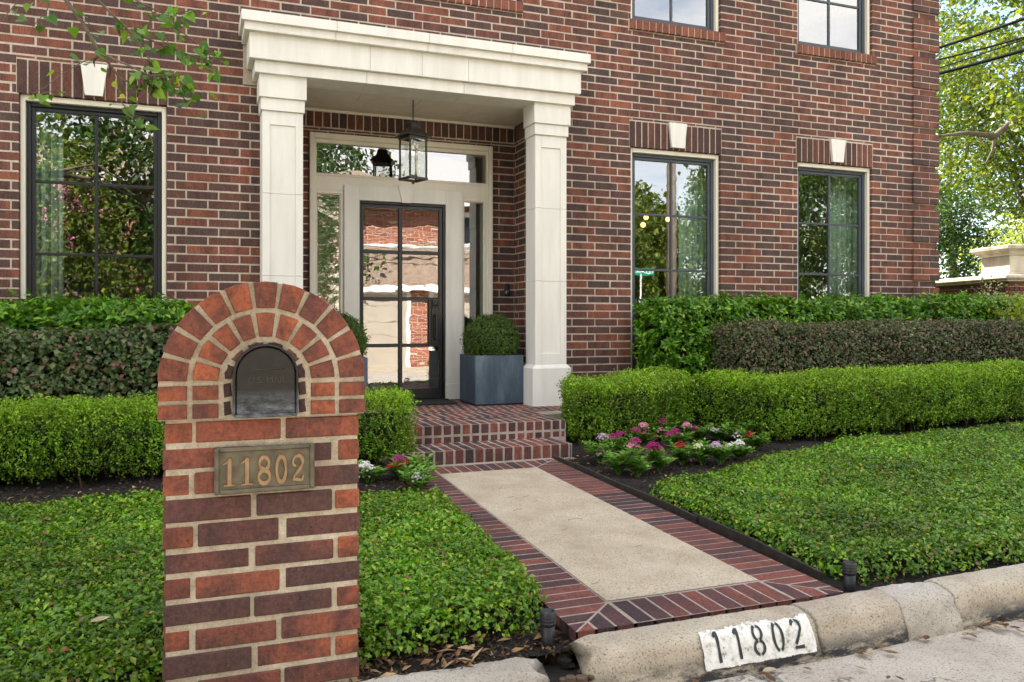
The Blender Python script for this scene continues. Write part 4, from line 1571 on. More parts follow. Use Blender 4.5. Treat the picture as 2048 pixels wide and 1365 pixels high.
dr = MB()
dx0, dx1, dz0, dz1 = 1.55, 2.435, 0.455, 2.432
yd = ND - 0.012
ring(dr, dx0, dx1, dz0, dz1, 0.024, 0.024, 0.026, 0, yd - 0.006, yd + 0.06, M['black'], 0.003)
ring(dr, dx0 + 0.026, dx1 - 0.026, dz0, dz1 - 0.028, 0.022, 0.036, 0.034, 0.104, yd + 0.008, yd + 0.05, M['black'], 0.003)
dr.box(1.952, 1.991, yd + 0.008, yd + 0.05, 0.559, 2.372, M['black'], 0.003)
for zz in (1.934, 1.465, 0.997):
    dr.box(1.598, 1.952, yd + 0.01, yd + 0.048, zz - 0.018, zz + 0.018, M['black'], 0.003)
    dr.box(1.991, 2.373, yd + 0.01, yd + 0.048, zz - 0.018, zz + 0.018, M['black'], 0.003)
dr.box(2.262, 2.384, yd + 0.002, yd + 0.05, 0.98, 1.483, M['black'], 0.003)
dr.box(1.54, 2.45, ND - 0.10, ND + 0.05, 0.43, 0.453, M['black'], 0.003)
dr_o = hp(dr, 'door')
m = MB()
m.box(2.288, 2.368, yd - 0.008, yd + 0.004, 1.008, 1.476, M['black'], 0.003)
m.box(2.315, 2.333, yd - 0.07, yd - 0.05, 1.045, 1.315, M['black'], 0.004)
m.box(2.315, 2.333, yd - 0.052, yd - 0.006, 1.055, 1.075, M['black'], 0.003)
m.box(2.315, 2.333, yd - 0.052, yd - 0.006, 1.285, 1.305, M['black'], 0.003)
o = m.build('handle', dr_o)
o.data.transform(mathutils.Matrix.Translation((-2.0, 0, 0)))
m = MB()
m.box(2.296, 2.360, yd - 0.02, yd - 0.006, 1.375, 1.45, M['black'], 0.004)
m.tube([(2.328, yd - 0.018, 1.412), (2.328, yd - 0.032, 1.412)], 0.021, M['chain'], 18)
o = m.build('lock', dr_o)
o.data.transform(mathutils.Matrix.Translation((-2.0, 0, 0)))
pane('pane', 1.59, 2.376, 0.555, 2.372, yd + 0.03, M['doorglass'], dr_o)

db = MB()
db.box(3.083, 3.141, ND - 0.028, ND + 0.004, 1.512, 1.638, M['plastic'], 0.008)
db.tube([(3.112, ND - 0.026, 1.545), (3.112, ND - 0.034, 1.545)], 0.017, M['galv'], 16)
db.tube([(3.112, ND - 0.033, 1.545), (3.112, ND - 0.036, 1.545)], 0.0125, M['plastic'], 16)
db.tube([(3.112, ND - 0.026, 1.607), (3.112, ND - 0.031, 1.607)], 0.013, M['black'], 16)
hp(db, 'doorbell')

# curtains and lamps inside
def curtain(x0, x1, y, lab):
    n = 60
    V, Fs = [], []
    for i in range(n + 1):
        x = x0 + (x1 - x0) * i / n
        yy = y + 0.03 * sin(i * 0.85) + 0.012 * sin(i * 2.1)
        V += [(x, yy, 0.45), (x, yy, 3.3)]
    for i in range(n):
        Fs.append((2 * i, 2 * i + 2, 2 * i + 3, 2 * i + 1))
    b_ = MB()
    b_.raw(V, Fs, M['curtain'], True)
    o_ = b_.build('curtain')
    md = o_.modifiers.new('thick', 'SOLIDIFY')
    md.thickness = 0.004
    tag(o_, lab, 'curtain')


curtain(-1.5, -0.98, 0.34, 'pale sage curtain behind the window left of the entry')
curtain(4.98, 5.6, 0.34, 'pale sage curtain behind the window beside the portico')
curtain(7.05, 7.7, 0.34, 'pale sage curtain behind the window nearest the house corner')


def lamp(name, x, y, z, r, lab, disc=False, grp='lit lamps inside the house'):
    b_ = MB()
    if disc:
        b_.lathe([(r * 1.3, 0.0), (r * 1.3, -0.012), (r, -0.014)], (x, y, z), M['white'], 20)
        b_.lathe([(r, -0.0145), (r * 0.9, -0.018)], (x, y, z), M['warmlamp'], 20)
    else:
        b_.tube([(x, y, 3.45), (x, y, z + r)], 0.006, M['black'], 6)
        b_.lathe([(r * sin(pi * k / 8) + 1e-4, -r * cos(pi * k / 8)) for k in range(9)], (x, y, z), M['warmlamp'], 14)
    tag(b_.build(name), lab, 'lamp', grp)


for dx_, dy_, dz_ in ((-0.35, 0.0, -0.02), (-0.1, -0.2, -0.1), (0.15, 0.15, 0.05), (0.4, 0.0, 0.02)):
    lamp('pendant_lamp', 5.6 + dx_, 2.2 + dy_, 2.6 + dz_, 0.034, 'small lit round lamp hanging inside behind the window beside the portico')
lamp('ceiling_light', -0.5, 2.1, 3.44, 0.07, 'lit round ceiling light inside behind the window left of the entry', True)
lamp('ceiling_light', 1.2, 2.4, 3.44, 0.07, 'lit round ceiling light inside the entry hall', True)

# ---- brick steps and porch floor
st = empty('brick_steps', (2.1, -1.0, 0.2))
tag(st, 'two brick steps up to the brick porch floor before the door', 'steps')
sp = lambda mb, name: (lambda o: (o.data.transform(mathutils.Matrix.Translation((-2.1, 1.0, -0.2))), o)[1])(mb.build(name, st))
PZ, TZ = 0.44, 0.305
bf = lambda p: p


def header_row(mb, x0, x1, ya, yb, z0, z1, m, p=0.0762, x_ph=0.0):
    x = x0 + x_ph
    while x < x1 - 0.02:
        mb.brick(bf, x + 0.0045, min(x + p, x1) - 0.0045, ya, yb, z0, z1, m, 0.007, 0.001)
        x += p


t1 = Bricks()
header_row(t1, 1.40, 2.72, -1.69, -1.475, TZ - 0.125, TZ, M['brick_floor'])
header_row(t1, 1.40, 2.72, -1.466, -1.30, TZ - 0.07, TZ - 0.001, M['brick_floor'])
t1.box(1.40, 2.72, -1.687, -1.3, 0.1, TZ - 0.002, M['mortar_floor'])
t1.box(1.38, 2.72, -1.765, -1.68, 0.12, 0.2, M['mortar_floor'])
sp(t1, 'lower_step')
t2 = Bricks()
header_row(t2, 1.40, 2.84, -1.32, -1.105, PZ - 0.078, PZ, M['brick_floor'], x_ph=0.02)
header_row(t2, 1.40, 2.84, -1.318, -1.2, PZ - 0.142, PZ - 0.086, M['brick_floor'], x_ph=0.02)
y = -1.096
k = 0
while y < -0.3:
    yb = min(y + 0.205, -0.262)
    header_row(t2, 0.45 if y > -0.85 else 1.40, 3.55 if y > -0.85 else 2.84, y + 0.004, yb - 0.004, PZ - 0.06, PZ, M['brick_floor'], x_ph=0.02 + (0.038 if k % 2 else 0))
    y += 0.205
    k += 1
while y < ND:
    header_row(t2, 0.82, 3.19, y + 0.004, min(y + 0.205, ND) - 0.004, PZ - 0.06, PZ, M['brick_floor'], x_ph=0.02 + (0.038 if k % 2 else 0))
    y += 0.205
    k += 1
t2.box(1.40, 2.84, -1.317, -0.9, 0.1, PZ - 0.0016, M['mortar_floor'])
t2.box(0.45, 3.55, -0.9, 0.0, 0.1, PZ - 0.0018, M['mortar_floor'])
t2.box(0.78, 3.22, 0.0, ND + 0.05, 0.1, PZ - 0.002, M['mortar_floor'])
sp(t2, 'porch_floor')

# door mat
m = MB()
m.box(1.62, 2.40, 0.20, 0.66, PZ + 0.001, PZ + 0.016, M['rubber'], 0.006)
tag(m.build('doormat'), 'flat black doormat on the porch before the door', 'doormat')

# ------------------------------------------------------------------ lantern
ln = empty('lantern', (1.935, 0.10, 2.55), radians(18))
tag(ln, 'black bronze hanging glass lantern under the portico', 'lantern')
L0 = 2.55
b = MB()
h, t = 0.088, 0.008
for sx in (-1, 1):
    for sy in (-1, 1):
        b.box(sx * h - t, sx * h + t, sy * h - t, sy * h + t, 0.015, 0.40, M['chain'], 0.002)
for z in (0.015, 0.392):
    for sg in (-1, 1):
        b.box(-h - 0.012, h + 0.012, sg * h - 0.012, sg * h + 0.012, z - 0.012, z + 0.01, M['chain'], 0.002)
        b.box(sg * h - 0.012, sg * h + 0.012, -h + 0.012, h - 0.012, z - 0.012, z + 0.01, M['chain'], 0.002)
b.lathe([(0.012, -0.03), (0.016, -0.012), (0.004, 0.0)], (0, 0, 0), M['chain'], 10)
b.build('frame', ln)
b = MB()
r2 = sqrt(2)
b.lathe([(0.125 * r2, 0.402), (0.127 * r2, 0.409), (0.088 * r2, 0.445), (0.060 * r2, 0.485), (0.052 * r2, 0.525), (0.055 * r2, 0.53), (0.035 * r2, 0.545), (0.015, 0.56)],
        (0, 0, 0), M['chain'], 4, False, True)
b.build('roof', ln)
b = MB()
for sg in (-1, 1):
    b.raw([(-h + t, sg * h, 0.03), (h - t, sg * h, 0.03), (h - t, sg * h, 0.385), (-h + t, sg * h, 0.385)], [(0, 1, 2, 3)], M['lampglass'])
    b.raw([(sg * h, -h + t, 0.03), (sg * h, h - t, 0.03), (sg * h, h - t, 0.385), (sg * h, -h + t, 0.385)], [(0, 1, 2, 3)], M['lampglass'])
b.build('pane', ln)
for sg in (-1, 1):
    b = MB()
    b.tube([(sg * 0.035, 0, 0.06), (sg * 0.035, 0, 0.19)], 0.009, M['candle'], 10)
    b.tube([(0, 0, 0.05), (sg * 0.035, 0, 0.055), (sg * 0.035, 0, 0.07)], 0.005, M['chain'], 6)
    b.lathe([(0.006, 0.19), (0.017, 0.21), (0.016, 0.235), (0.006, 0.262), (0.002, 0.275)], (sg * 0.035, 0, 0), M['bulb'], 10)
    b.build('candle_bulb', ln)
b = MB()
z = 0.555
k = 0
while z < 0.755:
    pts = []
    for q in range(9):
        a = 2 * pi * q / 8
        dx, dz = 0.0085 * cos(a), 0.017 * sin(a)
        pts.append((dx, 0, z + 0.017 + dz) if k % 2 == 0 else (0, dx, z + 0.017 + dz))
    b.tube(pts, 0.0026, M['chain'], 6, False)
    z += 0.0265
    k += 1
b.build('chain', ln)

# ------------------------------------------------------------------ planters and topiary
def planter(x0, y0, lab):
    w_ = 0.487
    o = empty('planter', (x0 + w_ / 2, y0 + w_ / 2, PZ))
    tag(o, lab, 'planter', 'zinc planters either side of the door')
    b = MB()
    t_, h_ = 0.02, 0.475
    hw = w_ / 2
    b.box(-hw, hw, -hw, -hw + t_, 0.012, h_, M['zinc'], 0.004)
    b.box(-hw, hw, hw - t_, hw, 0.012, h_, M['zinc'], 0.004)
    b.box(-hw, -hw + t_, -hw + t_, hw - t_, 0.012, h_, M['zinc'], 0.004)
    b.box(hw - t_, hw, -hw + t_, hw - t_, 0.012, h_, M['zinc'], 0.004)
    b.box(-hw + 0.01, hw - 0.01, -hw + 0.01, hw - 0.01, 0.001, 0.02, M['plastic'])
    b.build('box', o)
    b = MB()
    b.box(-hw + t_, hw - t_, -hw + t_, hw - t_, 0.3, h_ - 0.03, M['soil'])
    b.build('potting_soil', o)


def topiary(x, y, z, lab, seed):
    o = empty('topiary', (x, y, z))
    tag(o, lab, 'topiary', 'clipped boxwood balls in the planters')
    n = 5200
    dv = rnd_dir(n)
    dv[:, 2] = np.where(dv[:, 2] < -0.72, -dv[:, 2], dv[:, 2])
    r = 1 + lumps(dv, 4, seed) * 0.05 + lumps(dv, 11, seed + 1) * 0.035 - NR.exponential(0.05, n) + NR.random(n) ** 9 * 0.16
    P = dv * r[:, None] * np.array([0.265, 0.265, 0.235]) + np.array([0, 0, 0.17])
    PP = np.repeat(P, 5, 0) + NR.normal(size=(n * 5, 3)) * 0.008
    OO = np.repeat(dv, 5, 0)
    ax = unit(OO * 0.6 + rnd_dir(n * 5) + np.array([0, 0, 0.3]))
    nn = unit(OO * 0.8 + rnd_dir(n * 5) * 0.8 + np.array([0, 0, 0.3]))
    link('foliage', leaf_mesh('foliage', PP, nn, ax, NR.uniform(0.011, 0.018, n * 5), 0.009, M['box_leaf_dark']), o)
    b = MB()
    pr = [(0.225 * sin(pi * k / 12) + 1e-3, 0.17 - 0.19 * cos(pi * k / 12)) for k in range(13)]
    b.lathe(pr, (0, 0, 0), M['core'], 24)
    b.tube([(0, 0, -0.04), (0, 0, 0.1)], 0.02, M['twig'], 8)
    b.build('stem', o)


planter(2.499, -0.044, 'square blue grey zinc planter right of the door')
planter(0.995, -0.044, 'square blue grey zinc planter left of the door, behind the mailbox pillar')
topiary(2.742, 0.20, 0.885, 'round clipped boxwood ball growing in the planter right of the door', 5)
topiary(1.238, 0.20, 0.885, 'round clipped boxwood ball in the planter left of the door', 17)

# ------------------------------------------------------------------ brick mailbox pillar
PX0, PX1, PYF, PYB = -0.073, 0.497, -4.80, -4.36
AXC, ASP, ARC = (PX0 + PX1) / 2, 0.943, 1.052
mp = empty('mailbox_pillar', (AXC, -4.58, 0.0))
tag(mp, 'arched brick mailbox pillar standing by the kerb', 'mailbox')
mpp = lambda mb, name, par=None: (lambda o: (o.data.transform(mathutils.Matrix.Translation((-AXC, 4.58, 0))), o)[1])(mb.build(name, par or mp))
b = Bricks()
ff = frame_xz(PYF)
z = ASP
k = 0
jb = 0.0145
while z > -0.08:
    rows = [(0, 0.083, 0.336, 0.57), (0, 0.2465, 0.494, 0.57), (0, 0.079, 0.326, 0.57), (0, 0.252, 0.49, 0.57), (0, 0.086, 0.334, 0.57), (0, 0.2465, 0.497, 0.57)][k % 6]
    for u0, u1 in zip(rows[:-1], rows[1:]):
        a = PX0 + u0 + (jb / 2 if u0 > 0 else 0)
        c = PX0 + u1 - (jb / 2 if u1 < 0.57 else 0)
        ends = (u0 == 0, u1 == 0.57)
        dp = 0.10
        b.brick(ff, a, c, z - 0.0762 + jb / 2, z - jb / 2, -dp, R.uniform(-0.002, 0.003), M['brick_arch'] if u1 - u0 < 0.1 else M['brick_post'], 0.0032, 0.0034)
    for x, sg in ((PX0, -1), (PX1, 1)):
        fs = frame_yz(x, sg)
        q = PYF + 0.10 + jb
        while q < PYB - 0.02:
            q1 = min(q + 0.245, PYB)
            b.brick(fs, q, q1 - jb, z - 0.0762 + jb / 2, z - jb / 2, -0.06, R.uniform(-0.001, 0.001), M['brick_post'], 0.006, 0.002)
            q = q1
    z -= 0.0762
    k += 1
b.box(PX0 + 0.006, PX1 - 0.006, PYF + 0.005, PYB - 0.006, -0.1, ASP, M['mortar_post'])
# arch: mortar body
ro = 0.2985
arcp = [(AXC + ro * cos(pi * i / 40), ARC + ro * sin(pi * i / 40)) for i in range(41)]
b.prism([(AXC + ro, ASP)] + arcp + [(AXC - ro, ASP)], PYB - PYF - 0.02, M['mortar_post'], lambda p: (p[0], PYF - 0.006 + p[2], p[1]))
yA = PYF - 0.014


def voussoir(r0, r1, a0, a1, m, y0=0.0, depth=0.44, thick=0.006):
    """wedge brick with a softened face, between radii and angles (radians) about the arch centre"""
    n = 4
    pts = [(r1, a0 + (a1 - a0) * i / n) for i in range(n + 1)] + [(r0, a1 - (a1 - a0) * i / n) for i in range(n + 1)]
    P = [(AXC + r * cos(a), ARC + r * sin(a)) for r, a in pts]
    wedge(P, m, y0, depth, thick)


def wedge(P, m, y0, depth, ch=0.006):
    c = (sum(p[0] for p in P) / len(P), sum(p[1] for p in P) / len(P))
    inn = []
    for p in P:
        d = math.hypot(c[0] - p[0], c[1] - p[1])
        inn.append((p[0] + (c[0] - p[0]) / d * ch, p[1] + (c[1] - p[1]) / d * ch))
    n = len(P)
    yf_ = yA + y0 + R.uniform(-0.002, 0.002)
    V = [(p[0], yf_ + depth, p[1]) for p in P] + [(p[0], yf_ + ch, p[1]) for p in P] + [(p[0], yf_, p[1]) for p in inn]
    Fs = [tuple(range(2 * n, 3 * n))]
    for i in range(n):
        j = (i + 1) % n
        Fs += [(i, n + i, n + j, j), (n + i, 2 * n + i, 2 * n + j, n + j)]
    b.raw(V, [f[::-1] for f in Fs], m)


for r0, r1, n in ((0.221, 0.3005, 11), (0.1345, 0.206, 9)):
    for i in range(n):
        g0 = 0.0085 / r1
        a0, a1 = pi * i / n, pi * (i + 1) / n
        # wedge-shaped joints: bricks keep their width, the joint opens outward
        wi = (pi * r1 / n - 0.017) / 2
        am = (a0 + a1) / 2
        wo_ = wi
        wi2 = min(wi * (0.86 if r0 > 0.2 else 0.80), pi * r0 / n / 2 - 0.005)
        ca, sa = cos(am), sin(am)
        P = []
        for (r, wv) in ((r1, -wo_), (sqrt(r1 * r1) * 1.0035, 0), (r1, wo_), (r0, wi2), (r0, -wi2)):
            rr = r if wv == 0 else (sqrt(r * r - wv * wv) if r == r1 else r)
            P.append((AXC + rr * ca - wv * sa, ARC + rr * sa + wv * ca))
        wedge(P, M['brick_arch'], 0.0, 0.40, 0.0035)
    for sg in (-1, 1):
        for q in range(2):
            za, zb = ASP + 0.004 + q * 0.0545, ASP + 0.004 + (q + 1) * 0.0545 - 0.013
            xa, xb = sorted((AXC + sg * r0, AXC + sg * r1))
            wedge([(xa, za), (xb, za), (xb, zb), (xa, zb)], M['brick_arch'], 0.0, 0.40, 0.0035)
for i in range(6):           # thin charred split bricks round the door
    a0, a1 = pi * i / 6 + R.uniform(0.05, 0.09), pi * (i + 1) / 6 - R.uniform(0.05, 0.10)
    n = 5
    pts = [(0.1215 - R.uniform(0, .005), a0 + (a1 - a0) * j / n) for j in range(n + 1)] + [(0.0965 + R.uniform(0, .003), a1 - (a1 - a0) * j / n) for j in range(n + 1)]
    wedge([(AXC + r * cos(a), ARC + r * sin(a)) for r, a in pts], M['brick_charred'], 0.0042, 0.1, 0.003)
for sg in (-1, 1):
    for q in range(2):
        za, zb = ASP + 0.008 + q * 0.055, ASP + 0.002 + (q + 1) * 0.052
        xa, xb = sorted((AXC + sg * 0.0965, AXC + sg * 0.1205))
        wedge([(xa + .002, za), (xb, za + .004), (xb - .002, (za + zb) / 2), (xb - .004, zb), (xa, zb - .003)], M['brick_charred'], 0.0042, 0.1, 0.003)
mpp(b, 'brickwork')
# mailbox: metal sleeve and door
rd_ = 0.086
zd0, zdc = 0.951, 1.070
b = MB()
prof = [(AXC + rd_, zd0)] + [(AXC + rd_ * cos(pi * i / 32), zdc + rd_ * sin(pi * i / 32)) for i in range(33)] + [(AXC - rd_, zd0)]
n = len(prof)
sc_ = lambda p, k_: (AXC + (p[0] - AXC) * k_, zdc + (p[1] - zdc) * (k_ if p[1] > zdc else 1.0))
V, Fs = [], []
lay = [(1.10, 0.012), (1.10, -0.012), (1.035, -0.016), (1.03, 0.004)]
for k_, yy in lay:
    V += [(sc_(p, k_)[0], yA + yy, sc_(p, k_)[1]) for p in prof]
for li in range(len(lay) - 1):
    for i in range(n - 1):
        Fs.append((li * n + i, li * n + i + 1, (li + 1) * n + i + 1, (li + 1) * n + i))
b.raw(V, Fs, M['mailmetal'], True)
sl = mpp(b, 'mailbox_sleeve')
b = MB()
V, Fs = [], []
lay = [(1.0, 0.01), (1.0, -0.006), (0.965, -0.010), (0.95, -0.010)]
for k_, yy in lay:
    V += [(sc_(p, k_)[0], yA + yy, sc_(p, k_)[1]) for p in prof]
for li in range(len(lay) - 1):
    for i in range(n - 1):
        Fs.append((li * n + i, li * n + i + 1, (li + 1) * n + i + 1, (li + 1) * n + i))
Fs.append(tuple(range(3 * n, 4 * n)))
b.raw(V, Fs, M['mailmetal'])
b.box(AXC - rd_ - 0.004, AXC + rd_ + 0.004, yA - 0.016, yA + 0.004, zd0 - 0.006, zd0 + 0.004, M['mailmetal'], 0.002)
b.tube([(AXC - 0.05, yA - 0.0105, 1.088), (AXC + 0.052, yA - 0.0105, 1.090)], 0.0018, M['chain'], 6)
b.box(AXC - 0.055, AXC + 0.055, yA - 0.0125, yA - 0.009, 1.082, 1.0865, M['black'])
b.lathe([(0.0075, 0), (0.0075, 0.003), (0.004, 0.004)], (0, 0, 0), M['mailmetal'], 14)
nv = len(b.V) - 42
for i in range(nv, len(b.V)):
    x, y, z = b.V[i]
    b.V[i] = (AXC - 0.054 + x, yA - 0.0105 - z, 0.982 + y)
md = mpp(b, 'mailbox_door', None)


def text_obj(body, size, ext, m, loc, rot, name, par, off, bold=0.0, align='CENTER'):
    cu = bpy.data.curves.new(name, 'FONT')
    cu.body = body
    cu.size = size
    cu.extrude = ext
    cu.offset = bold
    cu.align_x = align
    tmp = bpy.data.objects.new('tmp', cu)
    COL.objects.link(tmp)
    dg = bpy.context.evaluated_depsgraph_get()
    me = bpy.data.meshes.new_from_object(tmp.evaluated_get(dg))
    bpy.data.objects.remove(tmp)
    me.name = name
    me.materials.clear()
    me.materials.append(m)
    me.transform(mathutils.Matrix.Translation(loc) @ mathutils.Euler(rot).to_matrix().to_4x4())
    me.transform(mathutils.Matrix.Translation(off))
    return link(name, me, par)


text_obj('U.S. MAIL', 0.0275, 0.0016, M['maillet'], (AXC + 0.004, yA - 0.0108, 1.048), (pi / 2, 0, 0), 'lettering', md, (-AXC, 4.58, 0))
# bronze number plaque
qx0, qx1, qz0, qz1 = 0.066, 0.356, 0.7195, 0.857
b = MB()
yq = PYF - 0.012
b.box(qx0, qx1, yq, PYF + 0.004, qz0, qz1, M['bronze'], 0.004)
ring(b, qx0, qx1, qz0, qz1, 0.014, 0.014, 0.013, 0.013, yq - 0.007, yq + 0.002, M['bronze'], 0.003)
pq = mpp(b, 'number_plaque')
SERIF = {
    '1': [([(0.02, 0.79), (0.12, 0.83), (0.24, 0.90), (0.30, 1.0)], [0.04, 0.06, 0.08, 0.07]), ([(0.29, 0.98), (0.29, 0.03)], [0.17, 0.17]), ([(0.04, 0.025), (0.20, 0.035), (0.29, 0.07), (0.38, 0.035), (0.54, 0.025)], [0.05, 0.06, 0.12, 0.06, 0.05])],
    '8': [([(x, y) for x, y in arc(0.29, 0.745, 0.2, 0.225, 90, 450, 32)], [0.10 + 0.05 * abs(cos(2 * pi * i / 32)) for i in range(33)]),
          ([(x, y) for x, y in arc(0.29, 0.265, 0.235, 0.235, 90, 450, 32)], [0.10 + 0.06 * abs(cos(2 * pi * i / 32)) for i in range(33)]),
          ([(0.14, 0.62), (0.44, 0.42)], [0.15, 0.15])],
    '0': [([(x, y) for x, y in arc(0.29, 0.5, 0.2, 0.46, 90, 450, 40)], [0.09 + 0.075 * abs(cos(2 * pi * i / 40)) for i in range(41)])],
    '2': [([(0.2, 0.62), (0.13, 0.60), (0.07, 0.68), (0.08, 0.80)] + arc(0.29, 0.74, 0.21, 0.22, 160, -30, 16) + [(0.40, 0.50), (0.26, 0.36), (0.13, 0.22), (0.08, 0.06)],
           [0.10, 0.11, 0.09, 0.08] + [0.08 + 0.08 * max(0, sin((i - 4) / 12 * pi)) for i in range(17)] + [0.13, 0.10, 0.08, 0.09]),
          ([(0.07, 0.09), (0.2, 0.11), (0.38, 0.06), (0.48, 0.08), (0.53, 0.24)], [0.09, 0.12, 0.12, 0.09, 0.05])],
}
b = MB()
dh = 0.083
for k, ch in enumerate('11802'):
    x0 = qx0 + 0.0225 + k * 0.0495
    z0 = qz0 + 0.0235
    for si, (pts, wd) in enumerate(SERIF[ch]):
        wd = [q * 1.22 for q in wd]
        Lf, Rt = strip(pts, wd)
        yb_, yt_ = yq + 0.001, yq - 0.006 - 0.0003 * si
        V, Fs = [], []
        for a, c in zip(Lf, Rt):
            mid = (a + c) / 2
            ai, ci_ = a + (mid - a) * 0.25, c + (mid - c) * 0.25
            for (p, yy) in ((a, yb_), (ai, yt_), (ci_, yt_), (c, yb_)):
                V.append((x0 + p[0] * dh * 0.82, yy, z0 + p[1] * dh))
        for i in range(len(pts) - 1):
            for q in range(3):
                Fs.append((4 * i + q, 4 * i + q + 1, 4 * i + 5 + q, 4 * i + 4 + q))
        Fs += [(0, 1, 2, 3), tuple(4 * (len(pts) - 1) + q for q in (3, 2, 1, 0))]
        b.raw(V, Fs, M['bronze_hi'])
mpp(b, 'digits', pq)

# ------------------------------------------------------------------ hedges
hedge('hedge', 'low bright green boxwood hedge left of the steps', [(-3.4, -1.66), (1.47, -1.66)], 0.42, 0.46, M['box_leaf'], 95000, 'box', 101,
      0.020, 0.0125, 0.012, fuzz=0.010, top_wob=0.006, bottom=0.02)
hedge('hedge', 'purple tinged dark leaved hedge below the window left of the entry', [(-3.4, -1.12), (0.12, -1.12)], 0.42, 0.90, M['lorop_green'], 34000, 'loose', 111,
      0.047, 0.033, 0.03, bottom=0.12)
hedge('hedge', 'glossy bright leaved shrub hedge against the wall left of the entry', [(-3.4, -0.60), (-0.03, -0.60)], 0.42, 1.05, M['glossy_leaf'], 29000, 'rosette', 121,
      0.068, 0.030, 0.03, bottom=0.3, fuzz=0.05)
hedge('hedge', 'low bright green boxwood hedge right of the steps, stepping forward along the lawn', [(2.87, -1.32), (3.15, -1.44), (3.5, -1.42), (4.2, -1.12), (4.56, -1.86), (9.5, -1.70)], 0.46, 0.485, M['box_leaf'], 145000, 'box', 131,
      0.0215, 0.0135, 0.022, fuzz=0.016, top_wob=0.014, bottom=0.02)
hedge('hedge', 'purple brown clipped hedge right of the entry', [(4.72, -1.12), (9.8, -1.06)], 0.46, 0.92, M['lorop_leaf'], 70000, 'loose', 141,
      0.030, 0.019, 0.02, bottom=0.05)
hedge('hedge', 'glossy green shrub hedge against the wall right of the entry', [(4.17, -0.60), (4.9, -0.58), (9.9, -0.55)], 0.40, 1.13, M['glossy_leaf'], 54000, 'rosette', 151,
      0.062, 0.028, 0.025, bottom=0.08, fuzz=0.04)

# ------------------------------------------------------------------ ground cover
def in_poly(P, poly):
    x, y = P[:, 0], P[:, 1]
    ins = np.zeros(len(P), bool)
    n = len(poly)
    for i in range(n):
        x0, y0 = poly[i]
        x1, y1 = poly[(i + 1) % n]
        c = ((y0 > y) != (y1 > y)) & (x < (x1 - x0) * (y - y0) / (y1 - y0 + 1e-12) + x0)
        ins ^= c
    return ins


def edge_dist(P, poly):
    d = np.full(len(P), 9.0)
    for i in range(len(poly)):
        a, c = np.array(poly[i]), np.array(poly[(i + 1) % len(poly)])
        ab = c - a
        t = np.clip(((P - a) @ ab) / (ab @ ab), 0, 1)
        d = np.minimum(d, np.linalg.norm(P - (a + t[:, None] * ab), axis=1))
    return d


def cover_h(P2, poly, hmax):
    P3 = np.concatenate([P2, np.zeros((len(P2), 1))], 1)
    e = edge_dist(P2, poly) + lumps(P3, 12, 61) * 0.012
    hh = hmax * np.clip(1 - (1 - np.clip(e / 0.075, 0, 1)) ** 2.4, 0.08, 1)
    return hh + lumps(P3, 5, 62) * 0.009 + lumps(P3, 17, 63) * 0.008


def ground_cover(lab, poly, n, hmax, L=0.023, W=0.0134, dens=None):
    xs_, ys_ = [p[0] for p in poly], [p[1] for p in poly]
    Q = np.stack([NR.uniform(min(xs_), max(xs_), n * 2), NR.uniform(min(ys_), max(ys_), n * 2)], 1)
    # nearer the street and the walk the plants show larger: keep more there
    Q = Q[in_poly(Q, poly)]
    Q = Q[:n]
    m = len(Q)
    hh = cover_h(Q, poly, hmax)
    eps = 0.02
    gx_ = (cover_h(Q + [eps, 0], poly, hmax) - hh) / eps
    gy_ = (cover_h(Q + [0, eps], poly, hmax) - hh) / eps
    nrm = unit(np.stack([-gx_, -gy_, np.ones(m)], 1) * np.array([0.7, 0.7, 1.0]))
    dep = NR.exponential(0.014, m)
    P = np.concatenate([Q, (soil_z(Q[:, 0], Q[:, 1]) + hh)[:, None]], 1) - nrm * dep[:, None]
    P[:, 2] += (NR.random(m) ** 8) * 0.03
    cl = 3
    PP = np.repeat(P, cl, 0) + NR.normal(size=(m * cl, 3)) * 0.007
    OO = np.repeat(nrm, cl, 0)
    tn = unit(OO + rnd_dir(m * cl) * 0.75)
    ax = rnd_dir(m * cl) + OO * 0.25
    sc_ = NR.choice([0.55, 0.8, 1.0, 1.3], m * cl) * NR.uniform(0.85, 1.15, m * cl)
    root = empty('ground_cover', (sum(xs_) / len(xs_), sum(ys_) / len(ys_), 0))
    tag(root, lab, 'ground cover', kind='stuff')
    me = leaf_mesh('leaves', PP, tn, ax, L * sc_, W * sc_, M['cover_leaf'], 0.22, 0.07)
    me.transform(mathutils.Matrix.Translation(-root.location))
    o = link('leaves', me, root)
    o['kind'] = 'stuff'
    X = np.linspace(min(xs_), max(xs_), 130)
    Y = np.linspace(min(ys_), max(ys_), 110)
    GX, GY = np.meshgrid(X, Y, indexing='ij')
    Q2 = np.stack([GX.ravel(), GY.ravel()], 1)
    ins = in_poly(Q2, poly)
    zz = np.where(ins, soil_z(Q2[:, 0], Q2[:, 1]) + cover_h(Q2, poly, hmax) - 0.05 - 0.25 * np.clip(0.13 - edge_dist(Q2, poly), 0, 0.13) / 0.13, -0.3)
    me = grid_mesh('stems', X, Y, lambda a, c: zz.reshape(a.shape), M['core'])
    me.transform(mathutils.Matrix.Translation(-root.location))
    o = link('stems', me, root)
    o['kind'] = 'stuff'


